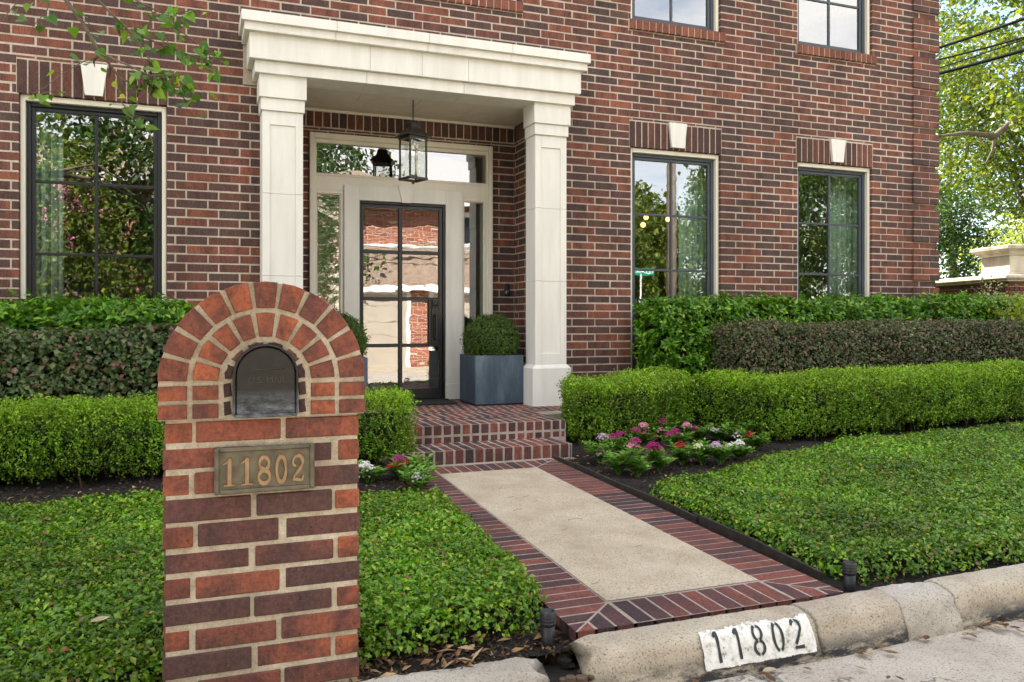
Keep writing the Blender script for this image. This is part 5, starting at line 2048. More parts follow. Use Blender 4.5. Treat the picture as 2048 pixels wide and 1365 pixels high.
ground_cover('dense low green ground cover left of the walk', [(-3.4, -4.8), (-3.4, -2.42), (-0.6, -2.40), (0.5, -2.60), (0.86, -2.75), (1.36, -2.88), (1.33, -3.6), (1.29, -4.45), (1.17, -4.64), (0.55, -4.72), (0.2, -4.6), (-0.2, -4.8)], 78000, 0.12)
ground_cover('dense low green ground cover right of the walk', [(2.59, -3.0), (2.59, -4.50), (2.68, -4.64), (3.6, -4.69), (9.8, -4.76), (9.8, -2.20), (6.7, -2.17), (4.86, -2.22), (3.9, -2.48), (3.3, -2.80), (2.85, -2.9)], 112000, 0.10)

# mulch chips and dry leaf scraps on the open soil
def litter(name, lab, n, boxes, size, mat, seed):
    PP = []
    for (x0, x1, y0, y1, k_) in boxes:
        k_ = int(k_ * n)
        PP.append(np.stack([NR.uniform(x0, x1, k_), NR.uniform(y0, y1, k_), np.zeros(k_)], 1))
    P = np.concatenate(PP)
    P[:, 2] = soil_z(P[:, 0], P[:, 1]) + 0.006 + NR.random(len(P)) * 0.012
    m_ = len(P)
    me = leaf_mesh(name, P, unit(np.array([0, 0, 1.0]) + rnd_dir(m_) * 0.5), rnd_dir(m_) * np.array([1, 1, 0.2]), NR.uniform(0.5, 1.6, m_) * size, NR.uniform(0.4, 1.0, m_) * size * 0.45, mat, 0.1, 0.08)
    tag(link(name, me), lab, 'litter', kind='stuff')



litter('mulch', 'dark bark mulch chips on the planting beds', 14000, [(-2.6, 1.3, -2.75, -1.6, .45), (2.55, 4.6, -3.2, -1.5, .35), (2.6, 7, -4.82, -4.55, .1), (0.3, 1.25, -4.82, -4.5, .1)], 0.027, M['chip'], 1)
litter('leaf_litter', 'dry brown leaf scraps under the hedges', 420, [(-2.4, 0.2, -2.45, -1.75, .6), (2.6, 4.2, -2.6, -1.6, .2), (0.5, 1.2, -4.8, -4.6, .2)], 0.055, M['chip_pale'], 2)

# ------------------------------------------------------------------ flowers
def flower_plant(bx, by, heads, lab, seed, spread=0.165, grp='flowering plants in the bed right of the steps', zg=None):
    gz = float(soil_z(bx, by)) if zg is None else zg
    o = empty('flowering_plant', (bx, by, gz))
    tag(o, lab, 'flower', grp)
    rr = np.random.default_rng(seed)
    tips = []
    for (px, py, c) in heads:
        tips.append((WX(px, by) - bx, rr.uniform(-0.02, 0.02), WZ(px, py, by) - gz, c))
    tips = [(t[0], t[1] - 0.03, t[2] + 0.026, t[3]) for t in tips]
    stems = [(t[0], t[1], max(0.06, t[2] - 0.012), t[3]) for t in tips]
    for i in range(8 if heads else 9):
        a = rr.uniform(0, 2 * pi)
        stems.append((cos(a) * spread * rr.uniform(.4, .95), sin(a) * spread * 0.75, rr.uniform(0.07, 0.17), None))
    b = MB()
    P, Nn, A, L = [], [], [], []
    for (x, y, z, c) in stems:
        mid = (x * 0.35, y * 0.35, z * 0.55)
        b.tube([(x * 0.1, y * 0.1, -0.01), mid, (x, y, z)], [0.004, 0.003, 0.002], M['penta_leaf'], 5, False)
        lv = 5
        for q in range(lv):
            t = 0.25 + 0.72 * q / (lv - 1)
            px_ = np.array([mid[k_] + ((x, y, z)[k_] - mid[k_]) * (t - 0.5) * 2 if t > 0.5 else (x * .1, y * .1, 0)[k_] + (mid[k_] - (x * .1, y * .1, 0)[k_]) * t * 2 for k_ in range(3)])
            a0 = rr.uniform(0, pi)
            for s in range(4 if q >= lv - 2 else 3):
                a = a0 + s * pi / 2 + rr.uniform(-0.3, 0.3)
                d = np.array([cos(a), sin(a), rr.uniform(-0.45, 0.3)])
                P.append(px_)
                A.append(d)
                Nn.append(np.array([-cos(a) * 0.5, -sin(a) * 0.5, 1.0]))
                L.append(rr.uniform(0.07, 0.115) * (0.42 if q == lv - 1 else (0.75 if q == lv - 2 else 1)))
    P, A, Nn, L = np.array(P), unit(np.array(A)), unit(np.array(Nn)), np.array(L)
    link('foliage', leaf_mesh('foliage', P, Nn, A, L, L * 0.36, M['penta_leaf'], 0.18, 0.1), o)
    b.build('stems', o)
    for (x, y, z, c) in tips:
        nf = 34
        P, Nn, A, L = [], [], [], []
        for i in range(nf):
            rad = sqrt((i + 0.5) / nf) * 0.040 * rr.uniform(0.85, 1.15)
            a = i * 2.39996
            c0 = np.array([x + rad * cos(a) * 1.15, y + rad * sin(a), z + 0.026 - (rad / 0.036) ** 2 * 0.022 + rr.normal() * 0.005])
            nv_ = unit(np.array([rad * cos(a) * 34, rad * sin(a) * 34 - 0.25, 1.0]))
            r1 = unit(np.cross(nv_, rr.normal(size=3)))
            r2_ = np.cross(nv_, r1)
            for k_ in range(5):
                q = 2 * pi * k_ / 5
                P.append(c0)
                A.append(r1 * cos(q) + r2_ * sin(q))
                Nn.append(nv_)
                L.append(0.0105)
        link('flower_head', leaf_mesh('flower_head', np.array(P), np.array(Nn), np.array(A), np.array(L), 0.0075, M[c], 0.1, 0.1), o)


FL = [
    ((1195, 928), [(1202, 881, 'lavender'), (1198, 914, 'lavender')], 'pale lavender flowering plant nearest the steps'),
    ((1237, 918), [(1222, 880, 'magenta'), (1235, 876, 'magenta')], 'magenta flowering plant with one wide bloom, second from the steps'),
    ((1228, 946), [], 'leafy plant without blooms beside the path edging'),
    ((1280, 902), [(1265, 868, 'magenta'), (1284, 872, 'magenta'), (1285, 858, 'pink')], 'flowering plant with magenta blooms and one pink bloom against the hedge'),
    ((1266, 948), [(1267, 890, 'magenta'), (1264, 899, 'pink')], 'flowering plant with magenta over pink bloom near the edging'),
    ((1308, 940), [(1297, 903, 'magenta'), (1313, 904, 'magenta'), (1302, 897, 'magenta')], 'magenta flowering plant with the broadest cluster at the front of the bed'),
    ((1318, 892), [(1318, 848, 'magenta'), (1316, 866, 'pink'), (1305, 880, 'red')], 'tall flowering plant with magenta, pink and red blooms'),
    ((1348, 884), [], 'leafy plant without blooms in the middle of the flowers'),
    ((1342, 908), [(1336, 877, 'magenta'), (1347, 870, 'magenta'), (1356, 880, 'magenta')], 'flowering plant with three magenta blooms in the middle of the bed'),
    ((1355, 930), [(1354, 897, 'red')], 'flowering plant with one dark red bloom at the front of the bed'),
    ((1390, 894), [(1385, 864, 'magenta'), (1397, 874, 'magenta'), (1370, 857, 'pink')], 'flowering plant with long magenta cluster and a pink bloom'),
    ((1393, 930), [(1390, 900, 'cream_bloom')], 'flowering plant with greenish cream bloom'),
    ((1390, 862), [(1386, 836, 'lavender'), (1397, 834, 'lavender')], 'tallest lavender flowering plant at the back by the hedge'),
    ((1430, 894), [(1421, 866, 'white_bloom'), (1432, 869, 'white_bloom'), (1444, 873, 'white_bloom')], 'flowering plant with the widest white bloom'),
    ((1430, 930), [(1430, 898, 'lavender')], 'small flowering plant with one lavender bloom at the front right'),
    ((1450, 870), [(1450, 843, 'magenta'), (1440, 855, 'magenta')], 'thin magenta flowering plant at the back right by the hedge'),
    ((1466, 893), [(1475, 872, 'white_bloom'), (1466, 877, 'white_bloom')], 'white flowering plant right of the widest white bloom'),
    ((1468, 922), [(1460, 899, 'white_bloom'), (1472, 893, 'white_bloom'), (1474, 902, 'white_bloom')], 'white flowering plant at the front right of the bed'),
    ((1500, 906), [(1497, 877, 'red')], 'red flowering plant at the far right end of the bed'),
]
for i, (bp_, hd, lab) in enumerate(FL):
    bx, by = G(*bp_, 0.165)
    by -= 0.10
    bx -= 0.02
    flower_plant(bx, by, hd, lab, 300 + i)
FL2 = [
    ((738, 975), [(726, 938, 'white_bloom'), (735, 945, 'white_bloom'), (728, 958, 'white_bloom')], 'white flowering plant beside the mailbox pillar'),
    ((802, 968), [(795, 926, 'magenta'), (784, 940, 'red'), (808, 935, 'red')], 'flowering plant with red and magenta blooms left of the walk'),
    ((838, 988), [(833, 962, 'white_bloom'), (842, 968, 'white_bloom')], 'white flowering plant at the edge of the walk'),
    ((838, 965), [(838, 946, 'lavender')], 'small lavender flowering plant left of the walk'),
    ((756, 940), [], 'leafy plant without blooms left of the walk below the hedge'),
]
for i, (bp_, hd, lab) in enumerate(FL2):
    bx, by = G(*bp_, 0.155)
    flower_plant(bx, by, hd, lab, 400 + i, grp='flowering plants in the bed left of the walk')

# ------------------------------------------------------------------ path lights, edging, fallen leaves
def path_light(x, y, z, lab):
    o = empty('path_light', (x, y, z))
    tag(o, lab, 'path light', 'black landscape lights by the kerb')
    b = MB()
    b.lathe([(0.024, -0.06), (0.024, 0.105)], (0, 0, 0), M['plastic'], 18)
    b.build('body', o)
    b = MB()
    b.lathe([(0.0275, 0.078), (0.029, 0.084), (0.029, 0.122), (0.0265, 0.128), (0.023, 0.128), (0.022, 0.118)], (0, 0, 0), M['plastic'], 18)
    for k_ in range(3):
        b.lathe([(0.0285, 0.085 + k_ * 0.011), (0.0305, 0.088 + k_ * 0.011), (0.0285, 0.091 + k_ * 0.011)], (0, 0, 0), M['plastic'], 18)
    b.build('collar', o)


path_light(1.175, -4.735, 0.085, 'short black landscape light left of the walk')
path_light(2.605, -4.66, 0.085, 'short black landscape light right of the walk')

ed = MB()
pts = [(2.548, -1.72), (2.56, -2.2), (2.553, -2.7), (2.556, -3.25), (2.55, -3.6)]
pts2 = [(2.562, -3.55), (2.566, -4.0), (2.552, -4.32), (2.545, -4.55)]
for P_, tops in ((pts, [0.022, 0.026, 0.018, 0.022, 0.013]), (pts2, [0.024, 0.014, 0.008, 0.0])):
    V, Fs = [], []
    for (x, y), h_ in zip(P_, tops):
        zz = pz(y)
        V += [(x, y, zz - 0.08), (x + 0.012, y, zz - 0.08), (x + 0.016, y, zz + h_), (x + 0.002, y, zz + h_)]
    for i in range(len(P_) - 1):
        for a in range(4):
            c = (a + 1) % 4
            Fs.append((4 * i + a, 4 * i + 4 + a, 4 * i + 4 + c, 4 * i + c))
    Fs += [(0, 1, 2, 3), tuple(4 * (len(P_) - 1) + a for a in (3, 2, 1, 0))]
    ed.raw(V, Fs, M['darkmetal'])
tag(ed.build('edging'), 'dark weathered edging strip along the right side of the walk', 'edging')


def fallen_leaf(x, y, z, size, rz, tilt, lab, grp, mat='dead_leaf', tint=None):
    n = 7
    V, Fs = [], []
    for i in range(n + 1):
        t = i / n
        wv = size * 0.21 * sin(pi * min(1, t * 1.02)) ** 0.8
        lift = size * 0.22 * (t - 0.5) ** 2 + 0.003
        V += [(size * (t - 0.5), -wv, lift + wv * 0.45), (size * (t - 0.5), 0, lift), (size * (t - 0.5), wv, lift + wv * 0.5)]
    for i in range(n):
        for a in (0, 1):
            Fs.append((3 * i + a, 3 * i + 3 + a, 3 * i + 4 + a, 3 * i + 1 + a))
    b = MB()
    b.raw(V, Fs, M[mat])
    o = b.build('fallen_leaf', None, (x, y, z), rz)
    o.rotation_euler[0] = tilt
    tag(o, lab, 'leaf', grp)
    return o


for i in range(46):
    u = R.random()
    if u < 0.7:
        x = R.uniform(1.5, 3.9)
        y = -5.012 - abs(R.gauss(0, 0.05)) + float(kerb_bend(np.array(x)))
    else:
        x = R.uniform(1.6, 4.2)
        y = R.uniform(-5.35, -5.02)
    fallen_leaf(x, y, 0.001, R.uniform(0.03, 0.065), R.uniform(0, 6.28), R.uniform(-0.3, 0.3), 'dry fallen leaf on the street concrete by the kerb', 'dry leaves along the kerb')
for i in range(8):
    x, y = 3.0 + R.uniform(-0.16, 0.16), -4.99 + R.uniform(-0.05, 0.02)
    fallen_leaf(x, y, 0.004, R.uniform(0.04, 0.07), R.uniform(0, 6.28), R.uniform(-0.4, 0.4), 'dry fallen leaf on the street concrete by the kerb', 'dry leaves along the kerb')
lx, ly = G(200, 1250, 0.25)
fallen_leaf(lx, ly, 0.262, 0.062, 0.5, 0.2, 'single pale dry leaf on the ground cover left of the mailbox pillar', None, 'pale_dead_leaf')
lx, ly = G(866, 1136, 0.26)
fallen_leaf(lx, ly, 0.265, 0.05, 2.2, 0.3, 'pale dry leaf on the ground cover between pillar and walk', None, 'pale_dead_leaf')

# ------------------------------------------------------------------ trees
def branch_tree(name, label, base, height, trunk_r, crown, mat, nleaf, leaf, seed, group=None, cat='tree', lean=(0, 0), limbs=7, extra=None, clump=0.28, per=26, bark='bark', first=0.35):
    """tapered trunk, limbs that fork into the crown, and leaf clumps spread through the crown's volume
    crown: list of (cx, cy, cz, rx, ry, rz) ellipsoids relative to the base"""
    rr = np.random.default_rng(seed)
    o = empty(name, base)
    tag(o, label, cat, group)
    b = MB()
    top = np.array([lean[0], lean[1], height * 0.8])
    tr = [np.array([0, 0, -0.1])]
    for i in range(1, 7):
        t = i / 6
        tr.append(np.array([lean[0] * t + rr.normal() * 0.05 * height / 8, lean[1] * t + rr.normal() * 0.05 * height / 8, height * 0.8 * t]))
    b.tube(tr, [trunk_r * (1.25 if i == 0 else 1 - 0.13 * i) for i in range(7)], M[bark], 10)
    b.build('trunk', o)
    lb = MB()
    # clump centres spread through the crown, biased to its outside
    m_ = max(8, nleaf // per)
    vol = np.array([c[3] * c[4] * c[5] for c in crown])
    ci = rr.choice(len(crown), m_, p=vol / vol.sum())
    C = np.array(crown)[ci]
    d = unit(rr.normal(size=(m_, 3)))
    rad = rr.uniform(0.15, 1.0, m_) ** 0.45
    ctr = C[:, :3] + d * rad[:, None] * C[:, 3:]
    ctr += rr.normal(size=ctr.shape) * 0.12
    # drop some clumps to leave holes
    hole = lumps(ctr, 3.0 / max(0.8, crown[0][3] * 0.5), seed) + 0.0
    ctr = ctr[hole > -0.55]
    m_ = len(ctr)
    for i in range(limbs):
        t0 = rr.uniform(first, 0.98)
        st_ = np.array([np.interp(t0 * 6, range(7), [q[k_] for q in tr]) for k_ in range(3)])
        tgt = ctr[rr.integers(m_)]
        md_ = (st_ + tgt) / 2 + np.array([0, 0, 0.08 * height * rr.uniform(0, 1)]) + rr.normal(size=3) * 0.04 * height
        r0 = trunk_r * (1.0 - 0.75 * t0) * 0.6 + 0.004
        lb.tube([st_, (st_ * 0.55 + md_ * 0.45), md_, (md_ + tgt) / 2 + rr.normal(size=3) * 0.03 * height, tgt], [r0, r0 * 0.8, r0 * 0.6, r0 * 0.4, r0 * 0.15], M[bark], 6, False)
        for j in range(4):
            a = md_ + (tgt - md_) * rr.uniform(0, 0.7)
            near = ctr[np.argsort(np.linalg.norm(ctr - a, axis=1))[rr.integers(2, min(14, m_))]]
            lb.tube([a, (a + near) / 2 + rr.normal(size=3) * 0.02 * height, near], [r0 * 0.4, r0 * 0.25, r0 * 0.08], M[bark], 5, False)
    if extra:
        for pts_, rds in extra:
            lb.tube(pts_, rds, M[bark], 8, False)
    lb.build('limb', o)
    k_ = np.repeat(np.arange(m_), per)
    sz = rr.uniform(0.6, 1.4, m_)
    off = rr.normal(size=(len(k_), 3)) * (clump * sz[k_])[:, None] * np.array([1, 1, 0.6])
    P = ctr[k_] + off
    nn_ = unit(rr.normal(size=(len(k_), 3)) + np.array([0, 0, 0.7]))
    ax_ = unit(rr.normal(size=(len(k_), 3)) + np.array([0, 0, -0.3]))
    L_ = leaf * rr.uniform(0.6, 1.3, len(k_))
    link('crown', leaf_mesh('crown', P, nn_, ax_, L_, L_ * 0.6, M[mat], 0.15, 0.1), o)
    return o


GR = 'trees beyond the right side of the house'
# trees seen past the corner of the house
def far(px, Z):
    X = (px - 1024) / F * Z
    return X * cos(TH) + Z * sin(TH), -D + Z * cos(TH) - X * sin(TH)


OS = 1.3
fx0, fy0 = far(2240, 17 * OS)
limb_pts = []
for px, py, Z in ((2200, 190, 17), (2090, 225, 17), (2035, 250, 16.8), (1990, 288, 16.6), (1935, 282, 16.4), (1880, 288, 16.2)):
    Z *= OS
    x, y = far(px, Z)
    limb_pts.append(np.array([x - fx0, y - fy0, ZC + (HZ - py) / F * Z]))
limb2 = [limb_pts[3], limb_pts[3] + np.array([-0.1, 0, -0.4]), limb_pts[3] + np.array([-0.35, 0, -0.75])]
branch_tree('oak_tree', 'bright green oak tree with a long bare limb reaching behind the house corner', (fx0, fy0, 0.2), 12.5, 0.34,
            [(-2.0, -0.8, 9.4, 4.4, 3.4, 2.8), (-2.6, -0.4, 6.6, 3.3, 2.4, 0.9), (1.0, 0, 9.0, 3.9, 3.9, 3.0)], 'tree_leaf', 18500, 0.18, 501, GR,
            extra=[(limb_pts, [0.2, 0.14, 0.11, 0.09, 0.06, 0.03]), (limb2, [0.04, 0.03, 0.012])], clump=0.24)
fx1, fy1 = far(2060, 27)
branch_tree('tree', 'tall loose leaved tree standing behind the stone capped wall', (fx1, fy1, 0.2), 11, 0.26,
            [(0, 0, 6.6, 3.2, 3, 2.4), (-1.5, 0, 8.8, 2.6, 2.4, 1.8), (1.5, 0, 4.8, 2.2, 2, 1.4)], 'tree_leaf', 23000, 0.15, 502, GR, clump=0.33)
fx2, fy2 = far(1905, 24)
branch_tree('tree', 'dark green bushy tree low behind the house corner', (fx2, fy2, 0.2), 5, 0.14,
            [(0, 0, 2.6, 1.5, 1.3, 1.5), (0.8, 0, 3.6, 0.9, 0.9, 0.9), (-0.6, 0, 4.0, 1.0, 1, 1.0)], 'tree_leaf_dark', 13000, 0.11, 503, GR, clump=0.25)
fx3, fy3 = far(1900, 34)
branch_tree('tree', 'light green tall tree farthest behind the house corner', (fx3, fy3, 0.2), 11, 0.25,
            [(0, 0, 7.5, 2.6, 2.6, 2.6), (0.5, 0, 10.0, 2.2, 2, 1.8), (-1.2, 0, 12.2, 2.5, 2.4, 2.0)], 'tree_leaf', 16000, 0.17, 504, GR, clump=0.35)
fx4, fy4 = far(2052, 15)
branch_tree('shrub', 'yellow green shrub behind the stone capped wall', (fx4, fy4, 0.2), 2.9, 0.05,
            [(0, 0, 2.15, 0.85, 0.6, 0.5), (0.3, 0, 2.6, 0.5, 0.5, 0.35)], 'yellow_leaf', 5200, 0.06, 505, None, 'shrub', clump=0.14)
for i, (px, Z, h_, nm) in enumerate(((2150, 30, 10, 'tree'), (2300, 24, 9, 'tree'))):
    x, y = far(px, Z)
    branch_tree(nm, ('green tree at the far right edge, behind the loose leaved tree', 'green tree beyond the right side of the picture')[i], (x, y, 0.2), h_, 0.2,
                [(0, 0, h_ * 0.6, 2.8, 2.6, h_ * 0.33), (0, 0, h_ * 0.9, 2, 2, 1.3)], 'tree_leaf', 12000, 0.14, 520 + i, GR, clump=0.33)

# ---- stone capped garden wall at the right
QX, QY = far(2018, 11)
ga, gb_ = np.array([0.264, 0.9645]), np.array([0.9645, -0.264])
gw = empty('garden_wall', (QX, QY, 0.0))
tag(gw, 'old brick garden wall with limestone coping and square pier cap', 'wall')
gf = lambda p: (ga[0] * p[1] + gb_[0] * p[0], ga[1] * p[1] + gb_[1] * p[0], p[2])      # local x along gb, y along ga
PS = 0.66
b = Bricks()
ff_ = lambda p: gf((p[0], -p[2], p[1]))          # front face
fl_ = lambda p: gf((-p[2], p[0], p[1]))          # left face
for face, u1 in ((ff_, 7.0), (fl_, 9.0)):
    b.fill(face, 0.0, u1, 0.2, 1.64, [], M['brick_far'], pitch=0.21, course=0.075, joint=0.012, vph=0.065, uph=0.0, off=0.5, depth=0.05)
    x = 0.0
    while x < u1:
        b.brick(face, x + 0.005, x + 0.066, 1.645, 1.705, -0.05, 0.012, M['brick_far'])
        x += 0.072
    b.fill(face, 0.0, u1, 1.71, 1.77, [], M['brick_far'], pitch=0.21, course=0.06, joint=0.01, vph=1.71, uph=0.1, depth=0.05)
b.box(0.006, 7.0, 0.006, 0.3, 0.0, 1.775, M['mortar_far'], 0, gf)
b.box(0.006, 0.3, 0.306, 9.0, 0.0, 1.775, M['mortar_far'], 0, gf)
b.build('brickwork', gw)
b = MB()
b.box(-0.07, 7.0, -0.07, 0.36, 1.776, 1.80, M['oldstone'], 0.006, gf)
b.box(-0.10, 7.0, -0.10, 0.39, 1.80, 1.87, M['oldstone'], 0.02, gf)
b.box(-0.07, 0.36, 0.37, 9.0, 1.776, 1.80, M['oldstone'], 0.006, gf)
b.box(-0.10, 0.39, 0.392, 9.0, 1.80, 1.872, M['oldstone'], 0.02, gf)
b.build('coping', gw)
b = MB()
b.box(0.02, PS - 0.02, 0.02, PS - 0.02, 1.872, 1.91, M['oldstone'], 0.008, gf)
b.box(0.055, PS - 0.055, 0.055, PS - 0.055, 1.91, 2.13, M['oldstone'], 0.004, gf)
for q in (0.045, PS - 0.125):
    b.box(q, q + 0.08, 0.043, PS - 0.043, 1.912, 2.128, M['oldstone'], 0.004, gf)
    b.box(0.044, PS - 0.044, q, q + 0.08, 1.912, 2.127, M['oldstone'], 0.004, gf)
c0 = PS / 2
prof = [(c0 - 0.04, 2.13), (c0 - 0.02, 2.15), (c0 - 0.005, 2.175), (c0 + 0.03, 2.20), (c0 + 0.055, 2.215), (c0 + 0.06, 2.255), (c0 + 0.05, 2.262), (0.02, 2.275)]
V, Fs = [], []
for r, z in prof:
    V += [gf((c0 + sx * r, c0 + sy * r, z)) for sx, sy in ((-1, -1), (1, -1), (1, 1), (-1, 1))]
for i in range(len(prof) - 1):
    for a in range(4):
        c = (a + 1) % 4
        Fs.append((4 * i + a, 4 * i + c, 4 * i + 4 + c, 4 * i + 4 + a))
Fs.append(tuple(4 * (len(prof) - 1) + a for a in range(4)))
b.raw(V, Fs, M['oldstone'])
b.build('pier_cap', gw)
hx, hy = far(1860, 10.6)
hx2, hy2 = far(2110, 9.6)
hedge('hedge', 'dark clipped hedge in front of the garden wall', [(hx, hy), (hx2, hy2)], 0.5, 1.19, M['box_leaf_dark'], 26000, 'loose', 161, 0.03, 0.018, 0.02, bottom=0.1, zfix=0.25)
vx, vy = far(1985, 9.75)
branch_tree('shrub', 'pale variegated shrub in the sun by the garden wall', (vx, vy, 0.2), 1.3, 0.03, [(0, 0, 1.22, 0.30, 0.25, 0.17), (0, 0, 0.8, 0.3, 0.3, 0.4)], 'pale_leaf', 4200, 0.03, 506, None, 'shrub', clump=0.06)
vx, vy = far(2058, 9.3)
branch_tree('shrub', 'sunlit yellow green shrub at the end of the glossy hedge', (vx, vy, 0.2), 1.2, 0.03, [(0, 0, 1.1, 0.25, 0.25, 0.16), (0, 0, 0.7, 0.3, 0.3, 0.4)], 'yellow_leaf', 2600, 0.06, 507, None, 'shrub', clump=0.08)

# ---- overhead cables
def cable(p0, p1, sag, r, lab, grp):
    b_ = MB()
    pts_ = []
    for i in range(25):
        t = i / 24
        pts_.append(tuple(p0[k_] + (p1[k_] - p0[k_]) * t - (sag * 4 * t * (1 - t) if k_ == 2 else 0) for k_ in range(3)))
    b_.tube(pts_, r, M['cable'], 6)
    tag(b_.build('cable'), lab, 'cable', grp)


for (pa, pb, r, lab) in (((1700, 148), (2300, -57), 0.030, 'topmost overhead cable past the house corner'), ((1700, 158), (2300, 0), 0.022, 'second overhead cable from the top past the house corner'),
                         ((1700, 188), (2300, -15), 0.014, 'thin overhead cable crossing between the thicker ones'), ((1700, 188), (2300, 22), 0.038, 'thick lowest of the upper overhead cables past the house corner'),
                         ((1700, 445), (2300, 375), 0.010, 'thin low overhead cable above the garden wall')):
    xa, ya = far(pa[0], 17)
    xb, yb = far(pb[0], 11)
    cable((xa, ya, ZC + (HZ - pa[1]) / F * 17), (xb, yb, ZC + (HZ - pb[1]) / F * 11), 0.08, r * 0.8, lab, None)

# ---- redbud whose branch hangs into the picture
rx_, ry_ = -2.35, -3.35
rbt = empty('redbud_tree', (rx_, ry_, 0.15))
tag(rbt, 'heart leaved tree branch hanging in front of the left window and brick wall', 'tree')
b = MB()
b.tube([(0, 0, -0.1), (0.02, 0, 0.8), (0.1, -0.03, 1.6), (0.28, -0.06, 2.3), (0.6, -0.1, 2.8)], [0.075, 0.06, 0.05, 0.04, 0.03], M['bark'], 10)
b.tube([(0.1, -0.03, 1.6), (-0.2, 0.1, 2.4), (-0.5, 0.15, 3.2)], [0.04, 0.03, 0.015], M['bark'], 8)
b.build('trunk', rbt)


def rp(px, py, y):
    return np.array([WX(px, y) - rx_, y - ry_, WZ(px, py, y) - 0.15])


twigs = [([(100, -90), (135, 5), (165, 45), (195, 100), (220, 130), (245, 163)], -3.60, 0.011),
         ([(135, -60), (220, 25), (262, 65), (330, 92), (400, 118), (425, 130)], -3.55, 0.006),
         ([(180, -60), (270, 0), (330, 30), (395, 20)], -3.48, 0.005),
         ([(165, 45), (190, 60), (160, 30)], -3.6, 0.003),
         ([(200, 108), (255, 130), (300, 152), (345, 150), (395, 178)], -3.66, 0.005),
         ([(245, 163), (275, 160), (305, 155)], -3.6, 0.004),
         ([(245, 163), (243, 205), (262, 230), (290, 235)], -3.62, 0.004),
         ([(300, 60), (350, 55), (400, 90), (420, 110)], -3.5, 0.004),
         ([(262, 65), (300, 120), (340, 170), (385, 215)], -3.58, 0.004),
         ([(205, 112), (170, 122), (120, 150)], -3.64, 0.003),
         ([(110, 180), (70, 192), (45, 188)], -3.6, 0.002), ([(120, 150), (90, 175), (60, 190)], -3.62, 0.0025),
         ([(60, -40), (30, 10), (5, 40)], -3.6, 0.003), ([(100, -60), (95, 20), (60, 60)], -3.65, 0.003)]
b = MB()
b.tube([(0.6, -0.1, 2.8), tuple((np.array([0.6, -0.1, 2.8]) + rp(100, -90, -3.6)) / 2 + np.array([0, 0, 0.15])), tuple(rp(100, -90, -3.6))], [0.03, 0.02, 0.011], M['bark'], 8)
b.tube([(0.6, -0.1, 2.8), tuple((np.array([0.6, -0.1, 2.8]) + rp(135, -60, -3.55)) / 2 + np.array([0, 0, 0.25])), tuple(rp(135, -60, -3.55))], [0.025, 0.012, 0.006], M['bark'], 8)
b.tube([(0.6, -0.1, 2.8), tuple((np.array([0.6, -0.1, 2.8]) + rp(180, -60, -3.48)) / 2 + np.array([0, 0, 0.3])), tuple(rp(180, -60, -3.48))], [0.02, 0.01, 0.005], M['bark'], 8)
P, A, Nn, L = [], [], [], []
rr = np.random.default_rng(77)
pods = []
for ti, (pp, y, r) in enumerate(twigs):
    pts = [rp(px, py, y + rr.uniform(-0.03, 0.03)) for px, py in pp]
    b.tube([tuple(p) for p in pts], [r * (1 - 0.6 * i / (len(pts) - 1)) for i in range(len(pts))], M['bark'], 6, False)
    dens = {0: 5, 1: 34, 2: 24, 4: 28, 6: 12, 7: 20, 8: 26, 9: 4, 5: 8, 10: 3, 11: 4, 12: 4, 13: 5, 3: 3}[ti]
    for i in range(dens):
        t = rr.uniform(0.25 if r > 0.004 else 0, 1) * (len(pts) - 1)
        k_ = min(int(t), len(pts) - 2)
        c = pts[k_] + (pts[k_ + 1] - pts[k_]) * (t - k_)
        d = unit(np.array([rr.uniform(-0.3, 0.9), rr.uniform(-0.6, 0.6), rr.uniform(-1.0, 0.15)]))
        e_ = c + d * rr.uniform(0.015, 0.07)
        b.tube([tuple(c), tuple(e_)], 0.0009, M['twig'], 4, False)
        P.append(e_)
        A.append(unit(np.array([rr.uniform(-0.2, 1.0), rr.uniform(-0.5, 0.5), rr.uniform(-1.1, -0.1)])))
        Nn.append(unit(np.array([rr.uniform(-0.8, 0.4), rr.uniform(-1.0, 0.3), rr.uniform(0.1, 1.1)])))
        L.append(rr.uniform(0.026, 0.058))
    if ti in (0, 4, 5, 8):
        for i in range(7 if ti == 5 else 3):
            k_ = rr.integers(1, len(pts))
            c = pts[k_] + rr.normal(size=3) * 0.01
            pd = MB()
            pods.append(pd)
            pd.tube([tuple(c), tuple(c + np.array([rr.uniform(-.01, .01), 0, -0.02])), tuple(c + np.array([rr.uniform(-.012, .012), 0, -0.045])), tuple(c + np.array([rr.uniform(-.015, .015), 0, -0.07]))], [0.001, 0.005, 0.0055, 0.001], M['pod'], 6)
b.build('limb', rbt)
for pd in pods:
    pd.build('seed_pod', rbt)


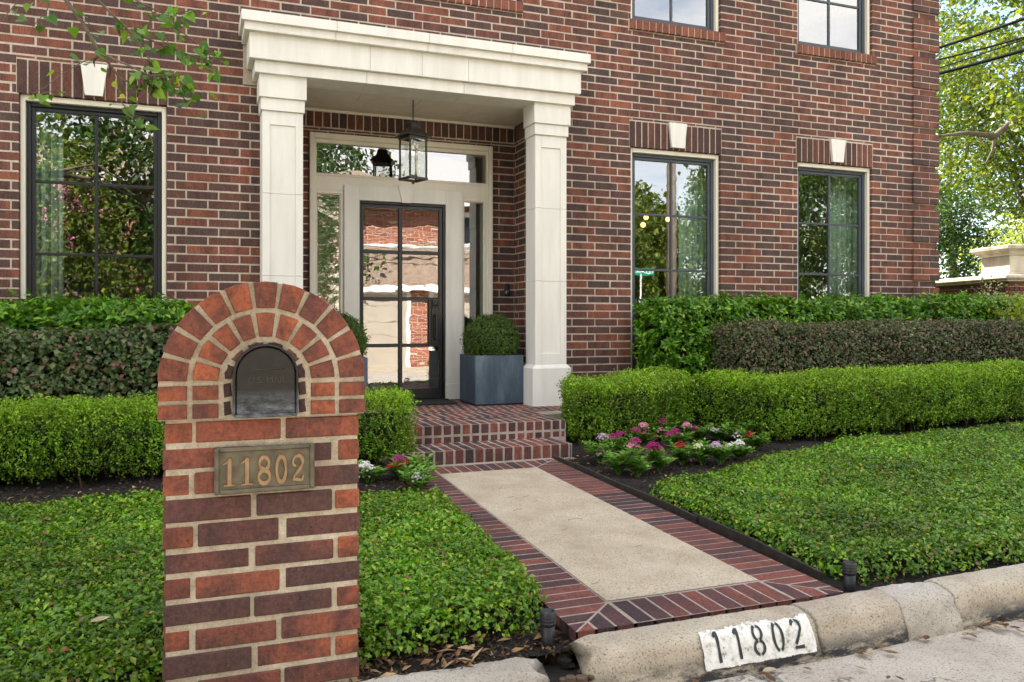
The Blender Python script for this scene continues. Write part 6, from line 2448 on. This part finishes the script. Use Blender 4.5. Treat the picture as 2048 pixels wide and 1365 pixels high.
def heart_mesh(P, A, Nn, L, mat):
    """heart-shaped leaves, folded on the midrib"""
    P, A, Nn, L = map(np.array, (P, A, Nn, L))
    A = unit(A - Nn * np.sum(A * Nn, 1)[:, None])
    B = np.cross(Nn, A)
    half = [(-0.06, 0.16), (-0.02, 0.36), (0.18, 0.46), (0.42, 0.42), (0.68, 0.24), (0.88, 0.08)]
    n = len(P)
    rows = [(0.0, 0.0)] + [(1.0, 0.0)]
    V = np.zeros((n, 2 + 12, 3), np.float32)
    V[:, 0] = P
    V[:, 1] = P + A * L[:, None] - Nn * L[:, None] * 0.12
    for i, (a, w_) in enumerate(half):
        for s_, o_ in ((1, 2), (-1, 8)):
            V[:, o_ + i] = P + A * (L * a)[:, None] + B * (s_ * L * w_)[:, None] + Nn * (L * (w_ * 0.35 - a * a * 0.12))[:, None]
    fr, fl = [0, 2, 3, 4, 5, 6, 7, 1], [0, 1, 13, 12, 11, 10, 9, 8]
    idx = np.concatenate([np.arange(n)[:, None] * 14 + np.array(fr)[None], np.arange(n)[:, None] * 14 + np.array(fl)[None]], 1).ravel()
    return np_mesh('crown', V.reshape(-1, 3), idx, np.full(n * 2, 8), [mat])


# the rest of the crown, above and left of the picture
for i in range(420):
    c = np.array([0.0, 0, 3.3]) + rr.normal(size=3) * np.array([0.55, 0.5, 0.45])
    if c[0] > 0.9 and c[2] < 2.75:
        continue
    P.append(c)
    A.append(unit(np.array([rr.uniform(-1, 1), rr.uniform(-1, 1), rr.uniform(-1.1, -0.1)])))
    Nn.append(unit(np.array([rr.uniform(-0.8, 0.4), rr.uniform(-1.0, 0.3), rr.uniform(0.1, 1.1)])))
    L.append(rr.uniform(0.05, 0.08))
link('crown', heart_mesh(P, A, Nn, L, M['redbud_leaf']), rbt)

# ------------------------------------------------------------------ across the street, behind the camera: what the windows mirror
def brick_sheet_mat():
    m, nt, N, L, b = new_mat('far house brick')
    b.inputs['Roughness'].default_value = 0.85
    oc = obj_coord(nt)
    mp_ = N.new('ShaderNodeMapping')
    mp_.inputs['Rotation'].default_value = (pi / 2, 0, 0)
    L.new(oc, mp_.inputs[0])
    br = N.new('ShaderNodeTexBrick')
    br.inputs['Color1'].default_value = (0.22, 0.07, 0.04, 1)
    br.inputs['Color2'].default_value = (0.36, 0.12, 0.06, 1)
    br.inputs['Mortar'].default_value = (0.5, 0.42, 0.34, 1)
    br.inputs['Scale'].default_value = 1.0
    br.inputs['Brick Width'].default_value = 0.254
    br.inputs['Row Height'].default_value = 0.0762
    br.inputs['Mortar Size'].default_value = 0.007
    L.new(mp_.outputs[0], br.inputs[0])
    L.new(br.outputs[0], b.inputs['Base Color'])
    return m


M['brick_sheet'] = brick_sheet_mat()
fh = empty('neighbour_house', (3, -17, 0))
tag(fh, 'red brick house with garage across the street', 'house')
fp = lambda mb, name: (lambda o: (o.data.transform(mathutils.Matrix.Translation((-3, 17, 0))), o)[1])(mb.build(name, fh))
b = MB()
b.box(-7, 9.5, -24, -16.2, 0, 5.0, M['brick_sheet'])
b.box(3.2, 9.5, -16.2, -14.0, 0, 2.35, M['brick_sheet'])
fp(b, 'wall')
b = MB()
b.raw([(3.0, -13.75, 2.2), (9.7, -13.75, 2.2), (9.7, -16.2, 3.55), (3.0, -16.2, 3.55), (3.0, -16.2, 2.3), (9.7, -16.2, 2.3)], [(0, 1, 2, 3), (0, 3, 4), (1, 5, 2)], M['roofshingle'])
b.raw([(-7.5, -15.7, 5.0), (10, -15.7, 5.0), (10, -24.5, 5.0), (-7.5, -24.5, 5.0), (-3, -20, 6.5), (5.5, -20, 6.5)], [(0, 1, 5, 4), (1, 2, 5), (2, 3, 4, 5), (3, 0, 4)], M['roofshingle'])
fp(b, 'roof')
for x0, x1 in ((3.7, 5.7), (6.5, 9.0)):
    b = MB()
    b.box(x0, x1, -14.0, -13.96, 0.02, 2.05, M['garage'])
    for k_ in range(1, 5):
        b.box(x0, x1, -13.962, -13.952, 0.41 * k_ - 0.006, 0.41 * k_ + 0.006, M['mortar_far'])
    ring(b, x0 - 0.12, x1 + 0.12, 0, 2.17, 0.12, 0.12, 0.12, 0, -14.0, -13.93, M['white'], 0)
    fp(b, 'garage_door')
b = MB()
b.box(2.9, 9.8, -13.78, -13.72, 2.1, 2.26, M['white'])
b.box(-7.5, 10, -15.72, -15.66, 4.85, 5.05, M['white'])
b.box(3.0, 9.5, -16.2, -16.12, 3.45, 3.65, M['white'])
fp(b, 'trim')
for x0, x1, z0, z1 in ((-5.5, -4.4, 0.6, 2.8), (-2.9, -1.8, 0.6, 2.8), (-0.3, 0.8, 0.6, 2.8), (-5.5, -4.4, 3.4, 4.6), (-2.9, -1.8, 3.4, 4.6), (7.9, 9.0, 3.75, 4.6)):
    b = MB()
    b.box(x0, x1, -16.2, -16.16, z0, z1, M['black'])
    ring(b, x0 - 0.08, x1 + 0.08, z0 - 0.08, z1 + 0.08, 0.08, 0.08, 0.08, 0.08, -16.2, -16.13, M['white'], 0)
    b.box((x0 + x1) / 2 - 0.02, (x0 + x1) / 2 + 0.02, -16.17, -16.14, z0, z1, M['white'])
    fp(b, 'window')
ps_ = MB()
ps_.box(-60, 60, -14.0, -11.2, -0.05, 0.02, M['slab'])
tag(ps_.build('pavement'), kind='structure')
for i, (x, y, h_, lf, mt, lab) in enumerate((
        (-2.6, -10.6, 5.2, 0.09, 'tree_leaf', 'crepe myrtle across the street, mirrored in the left window'),
        (-5.2, -12.2, 8.5, 0.13, 'tree_leaf', 'leafy tree left of the crepe myrtle across the street'),
        (-0.8, -12.8, 8.0, 0.13, 'tree_leaf_dark', 'dark leafy tree right of the crepe myrtle across the street'),
        (2.0, -14.8, 8.2, 0.13, 'tree_leaf_dark', 'tree beside the garage across the street'),
        (13.2, -17.5, 5.6, 0.12, 'tree_leaf', 'low tree beyond the utility pole across the street'),
        (16.2, -19, 5.9, 0.12, 'tree_leaf', 'spreading tree behind the street sign'),
        (19.0, -18, 6.4, 0.12, 'tree_leaf_dark', 'dark low tree far along the street'),
        (24.0, -16.5, 10.5, 0.12, 'tree_leaf_dark', 'tallest dark tree far along the street'),
        (29.0, -20, 9.5, 0.13, 'tree_leaf', 'broad tree farthest along the street'),
        (21.5, -21, 8.5, 0.13, 'tree_leaf', 'tree behind the dark low tree along the street'),
        (26.0, -15.2, 7.5, 0.12, 'tree_leaf', 'tree in front of the tallest dark tree along the street'),
        (33.0, -17.5, 10.5, 0.13, 'tree_leaf_dark', 'dark tree past the broad tree along the street'),
        (14.8, -23, 6.6, 0.13, 'tree_leaf_dark', 'dark tree set back beyond the utility pole'),
        (26.0, -26, 11.0, 0.2, 'tree_leaf_dark', 'broad dark tree in the far row, first from the pole'),
        (32.0, -27, 11.5, 0.2, 'tree_leaf', 'broad green tree in the far row, second from the pole'),
        (38.0, -28, 12.0, 0.22, 'tree_leaf_dark', 'broad dark tree in the far row, third from the pole'),
        (46.0, -28, 12.5, 0.22, 'tree_leaf', 'broad green tree in the far row, farthest from the pole'),
        (20.0, -27, 8.0, 0.2, 'tree_leaf', 'green tree in the far row behind the sign'),
        (5.0, -26.5, 12.0, 0.16, 'tree_leaf_dark', 'tall dark tree behind the brick house across the street'))):
    s_ = h_ / 6
    branch_tree('street_tree', lab, (x, y, 0), h_, 0.12 * s_, [(0, 0, h_ * 0.62, 1.75 * s_, 1.6 * s_, h_ * 0.34), (0.3 * s_, 0.2, h_ * 0.3, 1.7 * s_, 1.5 * s_, h_ * 0.27), (-0.6 * s_, 0, h_ * 0.8, 1.1 * s_, 1.1 * s_, h_ * 0.2)],
                mt, 13000, lf * 1.35, 600 + i, 'trees across the street', clump=0.26)
fb_ = MB()
P = np.array([-2.6, -10.6, 3.2]) + unit(NR.normal(size=(60, 3))) * NR.uniform(0.8, 1.5, (60, 1)) * np.array([1, 1, 0.9])
P = np.repeat(P, 26, 0) + NR.normal(size=(60 * 26, 3)) * np.array([0.05, 0.05, 0.1])
bl = leaf_mesh('blossom', P, rnd_dir(len(P)), rnd_dir(len(P)), 0.05, 0.04, M['pink'], 0.1, 0.1)
cm = [o for o in bpy.data.objects if o.name.startswith('street_tree') and o.parent is None][0]
bl.transform(mathutils.Matrix.Translation(-cm.location))
link('blossom', bl, cm)
hedge('hedge', 'low hedge across the street below the trees', [(44, -15.4), (11.5, -15.4)], 0.8, 2.0, M['tree_leaf'], 16000, 'loose', 171, 0.10, 0.06, 0.06, zfix=0.0, legs=False)

up = MB()
up.tube([(12.5, -12.2, 0), (12.5, -12.2, 9.4)], [0.16, 0.11], M['pole'], 14)
up.box(12.3, 12.7, -13.2, -11.2, 8.6, 8.75, M['pole'], 0.01)
tag(up.build('utility_pole'), 'weathered timber utility pole across the street', 'pole')
for i, (z, sg, r) in enumerate(((8.4, 0.5, 0.03), (7.3, 0.6, 0.05), (6.9, 0.7, 0.035), (7.9, 0.4, 0.02))):
    cable((12.5, -12.2, z), (42, -13, z + 0.6), sg, r, 'overhead cable running along the street from the utility pole', 'street cables')
    cable((-25, -12.5, z + 0.3), (12.5, -12.2, z), sg, r, 'overhead cable running along the street from the utility pole', 'street cables')
sg_ = empty('street_sign', (11.7, -12.5, 0))
tag(sg_, 'green street name sign on a galvanised post', 'sign')
b = MB()
b.tube([(0, 0, 0), (0, 0, 2.55)], 0.03, M['galv'], 10)
b.build('post', sg_)
b = MB()
b.box(-0.42, 0.42, -0.008, 0.008, 2.52, 2.76, M['signgreen'], 0.003)
sb_ = b.build('sign_blade', sg_)
sb_.rotation_euler = (0, 0, radians(180))
text_obj('VILLAGE LN', 0.15, 0.002, M['signwhite'], (0, -0.0095, 2.587), (pi / 2, 0, 0), 'lettering', sb_, (0, 0, 0), 0.001)
